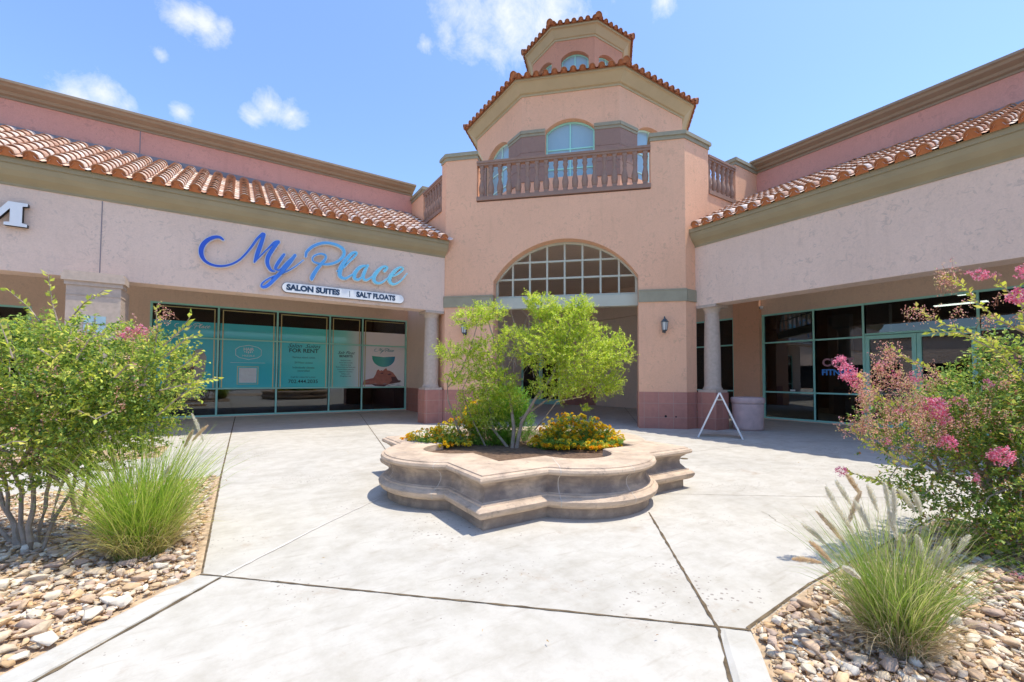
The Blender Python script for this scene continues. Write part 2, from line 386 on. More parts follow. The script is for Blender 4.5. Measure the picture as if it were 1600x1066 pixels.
# ------------------------------------------------------------------ setting: ground
mb = MB(); mb.box((-600, -600, -.6), (600, 600, -.16)); link('ground', mb, 'asphalt', kind='structure')
mb = MB(); mb.prism([(-52, 36), (36, -52), (60, -52), (60, 60), (-52, 60)], -.158, 0.); link('pavement', mb, 'concrete', kind='structure')  # near edge extended out of view to bounce more light onto the walls
def sheet(mb, poly, z0, z1): mb.prism(poly, z0, z1)
BEDS = {'near left': [(-.17, 4.13), (-.13, 7.95), (-7., 8.1), (-7.5, -3.0), (-6.2, -3.3)],
        'near right': [(2.60, 1.44), (3.55, 1.50), (6.4, 1.45), (6.5, -6.0), (-.6, -5.5)],
        'far left': [(-1.1, 10.4), (-1.1, 12.1), (-7, 12.3), (-7, 10.4)],
        'far right': [(8.9, .5), (10.6, .5), (10.6, -6), (8.9, -6)]}
# extend the kerb lines towards the viewer
KL0, KL1 = np.array([-.17, 4.13]), np.array([-.924, 3.261]); kd = (KL1-KL0)/np.linalg.norm(KL1-KL0)
KR0, KR1 = np.array([2.60, 1.44]), np.array([2.249, 1.147]); rd = (KR1-KR0)/np.linalg.norm(KR1-KR0)
eL = KL0+kd*6; eR = KR0+rd*6
BEDS['near left'] = [(-.17, 4.13), (-.13, 7.95), (-7., 8.1), (-7.5, eL[1]), tuple(eL)]
BEDS['near right'] = [(2.60, 1.44), tuple(eR), (eR[0]+1.5, -6.0), (6.5, -6.0), (6.4, 1.45), (3.55, 1.50)]
for k, poly in BEDS.items():
    mb = MB(); sheet(mb, poly, -.1, .006); link('gravel_bed', mb, 'dirt', kind='structure')
# kerbs: a slightly raised rounded strip with a dirty gap along the walk
def kerb(a0, d, w, side):
    n = np.array([-d[1], d[0]])*side
    prof = [(0, -.02), (0, .016), (.02, .022), (w-.04, .02), (w-.01, .008), (w, -.02)]
    mb = MB(); L = 6.; K = 30
    for j in range(K+1):
        t = L*j/K; z = 1. if j > 0 else .25
        for o, h in prof:
            q = a0+d*t+n*(o+random.uniform(-.003, .003)); mb.v.append((q[0], q[1], h*z if h > 0 else h))
    m = len(prof)
    for j in range(K):
        for i in range(m-1): mb.face((j*m+i, j*m+i+1, (j+1)*m+i+1, (j+1)*m+i) if side > 0 else (j*m+i, (j+1)*m+i, (j+1)*m+i+1, j*m+i+1))
    mb.face(range(m))
    return mb
link('kerb', kerb(KL0+kd*.03, kd, .185, 1), 'kerbc', kind='structure')
link('kerb', kerb(KR0+rd*.03, rd, .19, -1), 'kerbc', kind='structure')
def strip(mb, a, b, w0, w1=None, z=.004, jag=.25, step=.06):
    w1 = w1 or w0; a = np.array(a[:2], float); b = np.array(b[:2], float); L = np.linalg.norm(b-a); d = (b-a)/L; n = np.array([-d[1], d[0]]); K = max(2, int(L/step))
    n0 = len(mb.v)
    for i in range(K+1):
        q = a+d*L*i/K; w = (w0+(w1-w0)*i/K)/2*(1+random.uniform(-jag, jag)); c = random.uniform(-jag, jag)*w*.4
        for s in (1, -1): p = q+n*(s*w+c); mb.v.append((p[0], p[1], z))
    for i in range(K): k = n0+2*i; mb.face((k, k+1, k+3, k+2))
mb = MB()
gapL0, gapL1 = np.array([-.042, 3.98]), np.array([-.042, 3.98])+kd*5
gapR0 = np.array([2.433, 1.537]); gapR1 = gapR0+rd*5
strip(mb, gapL0, gapL1, .022, .03, jag=.5); strip(mb, gapR0, gapR1, .03, .035, jag=.5)
strip(mb, (-.17, 4.13), (2.60, 1.44), .014, .016, z=.0045, jag=.5)
strip(mb, (3.9, 3.30), gapR0, .016, .022, z=.005, jag=.5)
strip(mb, (-.165, 4.15), (-.12, 7.95), .022, .03, z=.004); strip(mb, (-.12, 7.95), (.10, 19.4), .022, .03, z=.0042)
strip(mb, (4.24, 17.99), (2.3, 7.1), .016, z=.0044); strip(mb, (4.24, 17.99), (4.4, 19.4), .016, z=.0041)
strip(mb, (-.12, 7.95), (-7, 8.1), .02, z=.0046); strip(mb, (2.6, 1.46), (3.55, 1.52), .02, z=.0047); strip(mb, (3.55, 1.52), (8.9, 1.45), .02, z=.0046)
strip(mb, (4.45, 3.88), (7.5, 1.6), .006, z=.0043); strip(mb, (11.185, 5.094), (16.4, 1.9), .014, z=.0048); strip(mb, (10.2, 8.9), (17.5, 16.5), .014, z=.0049)
strip(mb, (5.3, 5.6), (11.6, 5.3), .006, z=.0051)
link('pavement_joints', mb, 'joint', kind='structure')
mb = MB()
def crack(a, b, k=9, w=.0035):
    a, b = np.array(a, float), np.array(b, float); P = [a+(b-a)*t+(rng.normal(size=2)*.035 if 0 < t < 1 else 0) for t in np.linspace(0, 1, k)]
    for p_, q_ in zip(P[:-1], P[1:]): strip(mb, p_, q_, w, z=.0042, jag=.6, step=.05)
crack(onz(1250, 835)[:2], onz(1190, 800)[:2], 9, .003)
link('pavement_cracks', mb, 'joint', kind='structure')
mb = MB(); strip(mb, (-.03, 4.0), (.75, 4.78), .028, .024, z=.0055, jag=.35); strip(mb, (.75, 4.78), (1.55, 5.5), .016, .012, z=.0055, jag=.35)
link('pavement_joint_sealant', mb, 'patch', kind='structure')
mb = MB(); c = onz(1069, 717); mb.lathe((c[0], c[1], 0), [(.07, .002), (.07, .007), (.05, .008)], 16); link('drain_cover', mb, 'joint', label='small round dark drain cover set in the paving right of the stone planter', cat='drain')

# ------------------------------------------------------------------ clay barrel roof tiles
def tile_color(light=1.):
    t = random.random()
    base = [(.78, .57, .44), (.82, .64, .52), (.74, .50, .37), (.66, .40, .28), (.84, .70, .60)][min(4, int(t*5.2)) if t < .98 else 3]
    k = random.uniform(.93, 1.1)*light
    return sc(base, k)
def tile_column(mb, base, up, side, nrm, smax, expo, w, light=1., pan=True, s0=0., red=None):
    # base: point at the eave under the tile, up: unit vector up the slope, side: along the eave, nrm: roof normal
    K = 7; r = w*.35
    nco = max(1, int(math.ceil((smax-s0)/expo)))
    jx = random.uniform(-.006, .006)
    for k in range(nco):
        sA = s0+k*expo; sB = min(sA+expo*1.12, smax)
        if sB-sA < .05: continue
        mb.color(tile_color(light) if red is None else sc(red, random.uniform(.8, 1.15)))
        jz = random.uniform(-.004, .006)
        def ring(s, rr, h): return [base+up*s+side*(rr*math.cos(PI*i/(K-1))+jx)+nrm*(rr*1.0*math.sin(PI*i/(K-1))+h+jz) for i in range(K)]
        A, B, A2 = ring(sA, r*1.08, .045), ring(sB, r*.88, .02), ring(sA, r*1.08-.022, .045)
        n0 = len(mb.v); mb.v += [tuple(p) for p in A+B+A2]
        mb.smooth = True
        for i in range(K-1): mb.face((n0+i, n0+i+1, n0+K+i+1, n0+K+i))
        mb.smooth = False
        mb.color((.46, .22, .12))
        for i in range(K-1): mb.face((n0+2*K+i, n0+2*K+i+1, n0+i+1, n0+i))
        if k == 0 and s0 == 0:     # mortar-filled end a little inside
            C = ring(sA+.025, r*1.0, .04); n1 = len(mb.v); mb.v += [tuple(p) for p in C]+[tuple(base+up*(sA+.025)+side*r-nrm*.03), tuple(base+up*(sA+.025)-side*r-nrm*.03)]
            mb.color((.50, .175, .065)); mb.face([n1+i for i in (K, *range(K), K+1)])
        if pan:
            mb.color(tile_color(light) if red is None else sc(red, random.uniform(.7, 1.))); cx = w/2
            def ringp(s, h): return [base+up*s+side*(cx+r*1.05*math.cos(PI+PI*i/4))+nrm*(r*.62*math.sin(PI+PI*i/4)+.062+h) for i in range(5)]
            A, B = ringp(sA-.03, .018), ringp(sB, 0); n0 = len(mb.v); mb.v += [tuple(p) for p in A+B]
            mb.smooth = True
            for i in range(4): mb.face((n0+i, n0+i+1, n0+6+i, n0+5+i))
            mb.smooth = False
def tiled_slope(F, u0, u1, zE, run, rise, n_eave, w=.34, expo=.375, light=1.):
    mb = MB(); L = math.hypot(run, rise)
    up = np.array([-F.n[0]*run, -F.n[1]*run, rise])/L; nrm = np.array([F.n[0]*rise, F.n[1]*rise, run])/L; side = np.array([F.d[0], F.d[1], 0.])
    k = int(math.floor((u1-u0)/w)); 
    for i in range(k):
        tile_column(mb, np.array(F.pt(u0+w*(i+.5), n_eave, zE)), up, side, nrm, L, expo, w, light)
    return mb

# ------------------------------------------------------------------ shop wings (left faces -Y, right faces -X)
def cove(mb, F, u0, u1, prof):
    # prof: list of (n, z) swept along u
    n0 = len(mb.v)
    for u in (u0, u1):
        for n, z in prof: mb.v.append(F.pt(u, n, z))
    m = len(prof)
    for i in range(m): mb.face((n0+i, n0+(i+1) % m, n0+m+(i+1) % m, n0+m+i))
    mb.face([n0+i for i in range(m)][::-1]); mb.face([n0+m+i for i in range(m)])
EAVE = [(.0, 5.47), (.02, 5.47), (.02, 5.52), (.07, 5.57), (.16, 5.64), (.235, 5.74), (.27, 5.83), (.27, 5.86), (.30, 5.86), (.30, 5.98), (.0, 5.98)]
PARA = [(.0, 8.72), (.03, 8.72), (.03, 8.78), (.12, 8.80), (.16, 8.86), (.34, 8.90), (.38, 8.95), (.46, 8.97), (.46, 9.03), (.0, 9.05)]
def wing(name, label, F, L, tower_u, para_back, mats, light):
    g = empty(name, (*F.xy(L, 0), 0), label, 'building')
    mb = MB(); panel(mb, F, 0, L, 3.68, 5.98, .55); link('beam_wall', mb, 'mauve', g)
    mb = MB(); cove(mb, F, 0, L, EAVE); link('cornice', mb, 'olive', g)
    mb = MB(); F.box(mb, 0, L, -7.4, -.553, 4.60, 4.75); link('arcade_ceiling', mb, 'taupe', g)
    mb = tiled_slope(F, 0.1, L, 5.975, para_back+.36, 1.90, .38, light=light); link('tiled_roof', mb, 'rooftile', g)
    mb = MB(); F.box(mb, 0, L, -para_back-.02, -.56, 4.9, 5.9); cove(mb, F, 0, L, [(.25, 5.985), (-para_back, 7.80), (-para_back, 5.99)]); link('roof_deck', mb, 'olive', g)
    mb = MB(); F.box(mb, 0, L, -para_back-.4, -para_back-.004, 5.9, 9.0); link('upper_wall', mb, 'rose', g)
    F2 = Fr(F.xy(0, -para_back), F.xy(L, -para_back))
    mb = MB(); cove(mb, F2, 0, L, PARA); F2.box(mb, 0, L, -.45, 0, 9.04, 9.08); link('parapet_cornice', mb, 'brownfascia', g)
    mb = MB(); F2.box(mb, 0, L, -.002, .05, 7.83, 8.02); link('roof_flashing', mb, 'slate', g)
    return g
FL = Fr((-11, 13.4), (5.8, 13.4)); LW = wing('shop_wing', 'pinkish grey stucco shop wing with red tiled eave behind the blue script sign', FL, 16.8, None, 3.34, None, 1.0)
FR = Fr((11.62, 8.0), (11.62, -9.)); RW = wing('shop_wing', 'pinkish grey stucco shop wing with tiled eave right of the tower, above the fitness shop', FR, 17., None, 3.60, None, 1.12)
# expansion joints in the stucco
mb = MB(); x = -2.56; mb.box((x-.008, 13.392, 3.8), (x+.008, 13.402, 5.46)); link('stucco_joint', mb, 'slate', LW)
x = onY(219, 220, 16.74)[0]; mb = MB(); mb.box((x-.01, 16.735, 7.9), (x+.01, 16.745, 8.75)); link('stucco_joint', mb, 'slate', LW)

# unseen low buildings added across the car park to darken the window reflections
for (P0, P1, lab) in (((40, -34), (-45, -34), 'long low tan building out of view, added to darken the left wing window reflections'), ((-36, -30), (-36, 60), 'long low tan building out of view, added to darken the right wing window reflections')):
    F = Fr(P0, P1); g_ = empty('reflection_building', (*F.xy(F.L/2, 0), 0), lab, 'building')
    mb = MB(); panel(mb, F, 0, F.L, -.15, 6.5, .5, [(k*8+1., k*8+7., .1, 3.4, 0) for k in range(int(F.L//8))]); link('wall', mb, 'mauve', g_)
    mb = MB(); F.box(mb, -.3, F.L+.3, -9, .4, 6.5, 7.2); link('roof', mb, 'brownfascia', g_)
    mb = MB(); F.box(mb, 0, F.L, -.6, -.51, -.15, 3.6); link('window', mb, 'dark', g_)
# storefront walls and windows under the arcades
def storefront(F, g, us, zs, wmat_v, bays=None, skip=()):
    pass
YG, XG = 19.45, 16.55
FLG = Fr((-11, YG), (6.6, YG)); FRG = Fr((XG, 19.), (XG, -9.))
uL = lambda x: x+11; uR = lambda y: 19.-y
mb = MB(); panel(mb, FLG, 0, FLG.L, 0, 4.62, .12, [(uL(-9.5), uL(-5.2), .03, 3.62, 0), (uL(-2.42), uL(6.575), .03, 4.08, 0)]); link('shop_front_wall', mb, 'taupe', LW)
mb = MB(); panel(mb, FRG, uR(19), FRG.L, 0, 4.62, .12, [(uR(13.6), uR(9.68), .03, 3.92, 0), (uR(8.58), uR(-6.), .03, 3.90, 0)]); link('shop_front_wall', mb, 'taupe', RW)
mb = MB(); mb.box((16.38, 8.6, 0), (16.545, 9.62, 4.598)); link('pilaster', mb, 'pink', RW)
# wall face right of the left shop window (passage wall) with tile skirting
mb = MB(); mb.box((6.6, 13.95, 0), (6.95, 19.6, 4.598)); link('passage_wall', mb, 'taupe', LW)
mb = MB(); mb.box((6.575, 13.96, 0.002), (6.598, 19.43, 1.02)); link('tile_skirting', mb, 'wain', LW)

def window(F, g, a, b, zb, zt, rails, fw=.06, dep=.1, fm='teal', label=None, inset=-.02):
    mb = MB(); F.box(mb, a-fw/2, a+fw/2, inset-dep, inset+.03, zb, zt); F.box(mb, b-fw/2, b+fw/2, inset-dep, inset+.027, zb, zt)
    F.box(mb, a+fw/2, b-fw/2, inset-dep, inset+.022, zt-fw, zt-.001); F.box(mb, a+fw/2, b-fw/2, inset-dep, inset+.022, zb, zb+fw)
    for z in rails: F.box(mb, a+fw/2, b-fw/2, inset-dep, inset+.022, z-fw*.42, z+fw*.42)
    w = link('shop_window', mb, fm, g, label=label)
    zz = [zb+fw]+list(rails)+[zt-fw]
    for i in range(len(zz)-1):
        m2 = MB(); lo = zz[i]+(fw*.42 if i else 0); hi = zz[i+1]-(fw*.42 if i < len(zz)-2 else 0)
        F.box(m2, a+fw/2-.004, b-fw/2+.004, inset-.055, inset-.047, lo-.004, hi+.004); link('pane', m2, 'glass', w)
    return w
mull = [-2.42, -.49, 1.405, 3.31, 4.62, 6.545]
WL = [window(FLG, LW, uL(mull[i])+(.03 if i == 0 else 0), uL(mull[i+1]), .03, 4.08, (1.045, 2.87)) for i in range(5)]
window(FLG, LW, uL(-9.45), uL(-7.4), .03, 3.62, (1.045, 2.87)); window(FLG, LW, uL(-7.4), uL(-5.23), .03, 3.62, (1.045, 2.87))
WR = [window(FRG, RW, uR(13.57), uR(11.6), .03, 3.92, (1.01, 2.83)), window(FRG, RW, uR(11.6), uR(9.71), .03, 3.92, (1.01, 2.83)),
      window(FRG, RW, uR(8.55), uR(6.835), .03, 3.90, (1.01, 2.83)), window(FRG, RW, uR(6.835), uR(5.42), .03, 3.90, (1.01, 2.83))]
# door bay: transom above a pair of glazed doors
def doors(F, g, a, b, zt, zd):
    w = window(F, g, a, b, zd, zt, ())
    for s, (p, q) in enumerate(((a+.04, (a+b)/2-.006), ((a+b)/2+.006, b-.04))):
        mb = MB(); F.box(mb, p, p+.1, -.1, .01, .03, zd-.02); F.box(mb, q-.1, q, -.1, .01, .03, zd-.02); F.box(mb, p+.1, q-.1, -.1, .007, zd-.13, zd-.021); F.box(mb, p+.1, q-.1, -.1, .007, .03, .25)
        d = link('shop_door', mb, 'teal', g)
        m2 = MB(); F.box(m2, p+.097, q-.097, -.06, -.052, .247, zd-.127); link('pane', m2, 'glass', d)
        m3 = MB(); F.box(m3, p+.12, q-.12, .01, .04, 1.03, 1.07) ; link('push_bar', m3, 'slate', d)
doors(FRG, RW, uR(5.42), uR(2.87), 3.90, 2.87)
for y in ((2.87, 1.0), (1.0, -1.), (-1, -3.), (-3, -5.97)): WR.append(window(FRG, RW, uR(y[0]), uR(y[1]), .03, 3.90, (1.01, 2.83)))

# rooms behind the glass
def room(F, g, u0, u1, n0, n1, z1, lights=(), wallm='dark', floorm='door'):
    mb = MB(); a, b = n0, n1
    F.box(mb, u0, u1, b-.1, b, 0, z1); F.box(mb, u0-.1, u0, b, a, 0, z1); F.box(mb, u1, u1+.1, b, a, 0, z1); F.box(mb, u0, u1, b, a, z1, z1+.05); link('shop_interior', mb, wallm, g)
    for (u, n, lu, ln) in lights:
        m2 = MB(); F.box(m2, u, u+lu, n-ln, n, z1-.03, z1-.004); link('ceiling_light', m2, emit('ceiling_light_panel', (1, .95, .8), 3.), g)
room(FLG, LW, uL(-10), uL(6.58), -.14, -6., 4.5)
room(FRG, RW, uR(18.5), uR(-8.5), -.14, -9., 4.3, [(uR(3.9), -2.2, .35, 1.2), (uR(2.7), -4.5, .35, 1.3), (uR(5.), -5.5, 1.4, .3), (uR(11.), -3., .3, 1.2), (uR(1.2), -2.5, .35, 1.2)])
# a few interior masses seen dimly through the glass
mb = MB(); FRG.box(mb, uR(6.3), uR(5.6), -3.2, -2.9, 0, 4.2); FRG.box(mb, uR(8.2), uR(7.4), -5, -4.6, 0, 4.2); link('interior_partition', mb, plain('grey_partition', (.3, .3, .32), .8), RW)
mb = MB(); FLG.box(mb, uL(5.4), uL(5.55), -1.5, -1.2, 0, 4.4); FLG.box(mb, uL(-10), uL(6.5), -1.7, -1.55, 0, 4.4); link('interior_partition', mb, plain('grey_green_added_wall', (.36, .35, .28), .8), LW)  # full-width pale wall added behind the glass to lighten the black panes

# ------------------------------------------------------------------ window graphics of the salon
def film_mat(name, stops, u0, u1):
    m, nt, b = mat(name); sx = N(nt, 'ShaderNodeSeparateXYZ'); nt.links.new(pos(nt), sx.inputs[0])
    f = math_n(nt, 'DIVIDE', math_n(nt, 'SUBTRACT', sx.outputs[0], u0), u1-u0, True)
    nt.links.new(ramp(nt, f, stops), b.inputs['Base Color']); b.inputs['Roughness'].default_value = .06; b.inputs['Specular IOR Level'].default_value = .6
    return m
film = film_mat('printed_window_film', [(0, (.08, .52, .64)), (.45, (.08, .62, .68)), (.62, (.14, .74, .68)), (.71, (.28, .78, .70)), (.77, (.74, .84, .82)), (.82, (.92, .90, .90))], -2.4, 6.5)
INK = plain('dark_teal_ink', (.02, .05, .06), .6); INKW = plain('white_ink', (.7, .75, .75), .6); SKIN = plain('printed_skin_tone', (.50, .20, .15), .5, var=.15); SKIND = plain('printed_dark_tone', (.16, .08, .08), .5, var=.3)
SKINP = plain('printed_pale_shape', (.42, .38, .36), .5, var=.2)
nF = -.02-.046      # film lies on the outer face of the pane
for i in range(5):
    a, b = uL(mull[i])+.05+(.03 if i == 0 else 0), uL(mull[i+1])-.035
    w = WL[i]; ztop = 3.46
    for (z0, z1) in ((1.075, 2.845), (2.9, ztop)):
        mb = MB(); FLG.box(mb, a+.005, b-.005, nF, nF+.003, z0, z1); link('window_film', mb, film, w)
    mb = MB()
    for (uu, ok) in ((a+.07, True), (b-.10, i != 4)):
        if ok: 
            for (z0, z1) in ((1.08, 2.84), (2.9, 3.93)): FLG.box(mb, uu, uu+.035, nF+.004, nF+.009, z0, z1)
    FLG.box(mb, a+.07, b-.065, nF+.0042, nF+.0088, 3.93, 3.96)
    link('gold_trim', mb, 'gold', w)
def strokes_mesh(F, strokes, mapf, n, th, grow=0., ramp_n=.003):
    mb = MB()
    for si, st in enumerate(strokes):
        P = np.array([(*mapf(x, y), w) for x, y, w in st], float)
        # Catmull-Rom
        Q = []
        for i in range(len(P)-1):
            p0, p1, p2, p3 = P[max(i-1, 0)], P[i], P[i+1], P[min(i+2, len(P)-1)]
            for k in range(6):
                t = k/6; Q.append(.5*((2*p1)+(-p0+p2)*t+(2*p0-5*p1+4*p2-p3)*t*t+(-p0+3*p1-3*p2+p3)*t**3))
        Q.append(P[-1]); Q = np.array(Q)
        T = np.gradient(Q[:, :2], axis=0); T /= np.linalg.norm(T, axis=1)[:, None]+1e-9
        hw = np.maximum(Q[:, 2]/2, .004)+grow
        sec = []
        for ang in (90, 65, 35): sec.append((Q[0, :2]-T[0]*hw[0]*math.sin(R(ang)), T[0], hw[0]*math.cos(R(ang))))
        for q, t, h in zip(Q[:, :2], T, hw): sec.append((q, t, h))
        for ang in (35, 65, 90): sec.append((Q[-1, :2]+T[-1]*hw[-1]*math.sin(R(ang)), T[-1], hw[-1]*math.cos(R(ang))))
        n0 = len(mb.v); m = len(sec)
        for j, (q, t, h) in enumerate(sec):
            nn = np.array([-t[1], t[0]]); d = si*.0012+ramp_n*j/m
            for s in (1, -1):
                e = q+nn*s*h; mb.v.append(F.pt(e[0], n+th+d, e[1])); mb.v.append(F.pt(e[0], n+d*.5, e[1]))
        for j in range(m-1):
            a = n0+4*j; mb.face((a, a+2, a+6, a+4)); mb.face((a+1, a+5, a+7, a+3)); mb.face((a, a+4, a+5, a+1)); mb.face((a+2, a+3, a+7, a+6))
    return mb
SCRIPT = [
 [(215,152,14),(190,136,20),(150,137,24),(100,162,28),(68,205,30),(65,255,28),(90,300,21),(140,328,17),(200,337,15),(260,328,13),(320,300,13),(370,255,13),(415,200,15),(455,145,17),(492,112,20)],
 [(500,116,24),(480,180,28),(455,250,30),(434,308,14)],
 [(434,308,8),(480,262,9),(530,212,11),(575,172,18),(602,166,18)],
 [(600,168,24),(560,220,28),(530,270,30),(524,320,27),(548,365,20),(575,373,10)],
 [(640,256,18),(615,290,24),(590,328,24),(580,355,18),(610,362,11),(655,315,11),(705,270,12)],
 [(716,262,22),(680,312,26),(630,370,28),(575,425,28),(530,468,25),(500,483,22),(482,476,14),(492,452,11),(540,420,10),(600,396,9),(660,373,9),(720,338,8),(775,295,6)],
 [(790,270,16),(800,235,20),(850,195,21),(920,176,21),(990,185,22),(1045,215,25),(1056,255,24),(1020,300,19),(960,323,18),(900,323,15),(850,310,12),(836,288,11),(850,266,11),(890,252,13),(926,262,15),(925,290,18),(895,325,24),(860,370,28),(836,412,30),(832,430,20)],
 [(1010,372,10),(1050,350,10),(1095,305,12),(1135,265,15),(1142,243,17),(1110,250,22),(1065,300,30),(1033,355,34),(1028,405,30),(1062,424,20),(1105,402,12),(1140,375,10)],
 [(1205,335,16),(1168,345,24),(1132,385,30),(1130,422,26),(1160,430,16),(1195,395,12),(1218,345,12)],
 [(1222,332,16),(1200,375,26),(1188,415,26),(1210,435,17),(1250,412,11),(1282,384,10)],
 [(1338,372,22),(1356,346,18),(1325,343,18),(1283,380,30),(1262,420,32),(1275,450,24),(1310,455,15),(1350,430,11),(1385,402,10)],
 [(1385,412,9),(1430,392,13),(1466,360,15),(1448,345,14),(1410,370,25),(1375,415,32),(1375,448,28),(1405,464,17),(1450,440,9),(1495,388,5)]]
FW = Fr((0, 13.4), (1, 13.4))
def big_map(x, y): q = onY(300+x/4.444, 340+y/4.444, 13.28); return (q[0], q[2])
kx = .0166/4.444
def scale_w(st, k): return [[(x, y, w*k) for x, y, w in s] for s in st]
# big sign
sg = empty('script_sign', (1.9, 13.3, 4.0), 'large blue My Place script sign fading to cyan on the left wing beam', 'sign')
m, nt, b = mat('blue_to_cyan_sign_face'); sx = N(nt, 'ShaderNodeSeparateXYZ'); nt.links.new(pos(nt), sx.inputs[0])
f = math_n(nt, 'DIVIDE', math_n(nt, 'SUBTRACT', sx.outputs[0], -.8), 5.3, True)
nt.links.new(ramp(nt, f, [(0, (.015, .075, .50)), (.3, (.03, .14, .60)), (.5, (.10, .34, .70)), (.7, (.16, .55, .78)), (1, (.26, .74, .80))]), b.inputs['Base Color']); b.inputs['Roughness'].default_value = .35
signface = m
link('lettering', strokes_mesh(FW, scale_w(SCRIPT, kx*.86), big_map, .09, .03, 0), signface, sg)
link('letter_backing', strokes_mesh(FW, scale_w(SCRIPT, kx*.86), big_map, .05, .032, .017, .0), 'white', sg)
mb = MB()
for (X, Y) in [(100, 300), (370, 255), (455, 250), (575, 425), (860, 370), (1040, 380), (1130, 400), (1290, 400), (1390, 430), (990, 185)]:
    u, z = big_map(X, Y); FW.box(mb, u-.01, u+.01, .001, .055, z-.01, z+.01)
link('standoff', mb, 'slate', sg)
# pill panel under it
def capsule(mb, F, u0, u1, zc, h, n0, n1, slope):
    pts = []
    for k in range(13): a = PI/2+PI*k/12; pts.append((u0+h/2+h/2*math.cos(a), h/2*math.sin(a)))
    for k in range(13): a = -PI/2+PI*k/12; pts.append((u1-h/2+h/2*math.cos(a), h/2*math.sin(a)))
    V = [F.pt(u, n1, zc+z+slope*(u-u0)) for u, z in pts]+[F.pt(u, n0, zc+z+slope*(u-u0)) for u, z in pts]; n = len(pts)
    mb.add(V, [tuple(range(n)), tuple(range(2*n-1, n-1, -1))]+[(i, i+n, (i+1) % n+n, (i+1) % n) for i in range(n)])
sp = empty('salon_panel_sign', (2.7, 13.3, 3.8), 'white rounded panel sign reading SALON SUITES and SALT FLOATS under the blue script', 'sign')
ql, qr = onY(441, 452, 13.3), onY(631, 464.5, 13.3)
zc = (ql[2]+qr[2])/2
mb = MB(); capsule(mb, FW, ql[0], qr[0], zc, .26, .02, .09, 0); link('panel', mb, 'white', sp)
mb = MB(); capsule(mb, FW, ql[0]-.012, qr[0]+.012, zc, .284, .021, .06, 0); link('panel_rim', mb, 'slate', sp)
NAVY = plain('navy_lettering', (.02, .045, .09), .4)
hh = zc-.062
FW.text('SALON SUITES', ql[0]+.10, .091, hh, .205, NAVY, sp, bold=.0115, extrude=.003, sx=1.02)
u2 = onY(557, 461, 13.3)[0]
FW.text('SALT FLOATS', u2, .091, hh, .205, NAVY, sp, bold=.0115, extrude=.003, sx=.93)
mb = MB(); ud = onY(546.5, 456, 13.3)[0]; FW.box(mb, ud-.006, ud+.006, .09, .094, zc-.09, zc+.09); link('divider', mb, NAVY, sp)
# serif letter at the left edge
ms = empty('channel_letter', (-4.1, 13.3, 4.5), 'white serif letter M with black sides near the left end of the beam', 'sign')
k = 1.0
x1, z0, z1 = -3.67, 4.60, 5.10
Mp = [(-.98, 0), (-.98, .06), (-.90, .075), (-.90, .425), (-.98, .44), (-.98, .50), (-.70, .50), (-.49, .17), (-.28, .50), (0, .50), (0, .44), (-.075, .425), (-.075, .075), (0, .06), (0, 0), (-.33, 0), (-.33, .06), (-.25, .075), (-.25, .36), (-.47, .02), (-.53, .02), (-.76, .37), (-.76, .075), (-.68, .06), (-.68, 0)]
mb = MB(); mb2 = MB()
V = [FW.pt(x1+x, .13, z0+z) for x, z in Mp]; V2 = [FW.pt(x1+x, .03, z0+z) for x, z in Mp]; n = len(Mp)
mb.add(V, [tuple(range(n))[::-1]]); mb2.add([FW.pt(x1+x, .129, z0+z) for x, z in Mp]+V2, [(i, (i+1) % n, (i+1) % n+n, i+n) for i in range(n)]+[tuple(range(n, 2*n))])
link('letter_face', mb, 'white', ms); link('letter_return', mb2, 'black', ms)

# graphics on the salon windows
def small_script(i, x0, x1, zt, m, strokes=SCRIPT, name='lettering'):
    # whole script fitted between x0 and x1 with its top at zt
    xs = [p[0] for s in strokes for p in s]; ys = [p[1] for s in strokes for p in s]; a, b = min(xs), max(xs); kk = (x1-x0)/(b-a); tilt = .135
    mp_ = lambda x, y: (uL(x0+(x-a)*kk), zt-(y-min(ys)-tilt*(x-a))*kk)
    mbx = strokes_mesh(FLG, scale_w(strokes, kk), mp_, nF+.006, .001, 0, .001); link(name, mbx, m, WL[i])
def T(i, body, x, z, size, m=None, align='CENTER', bold=0., sx=1., shear=0.): FLG.text(body, uL(x), nF+.006, z, size, m or INK, WL[i], align, bold, .0008, shear, sx)
small_script(0, -1.75, -.72, 3.37, INKW)
# pale figure shape printed in the first bay
mb = MB(); A = [(-2.1, 1.08), (-1.9, 1.5), (-1.55, 1.75), (-1.35, 2.1), (-1.15, 2.45), (-.95, 2.5), (-.82, 2.2), (-.85, 1.7), (-.95, 1.3), (-1.1, 1.08)]
mb.add([FLG.pt(uL(x), nF+.0045, z) for x, z in A], [tuple(range(len(A)))[::-1]]); link('printed_figure', mb, SKINP, WL[0])
mb = MB(); A = [(-1.9, 1.5), (-1.55, 1.75), (-1.3, 1.8), (-1.15, 1.95), (-1.2, 1.5), (-1.45, 1.2), (-1.8, 1.2)]
mb.add([FLG.pt(uL(x), nF+.0052, z) for x, z in A], [tuple(range(len(A)))[::-1]]); link('printed_figure', mb, SKIND, WL[0])
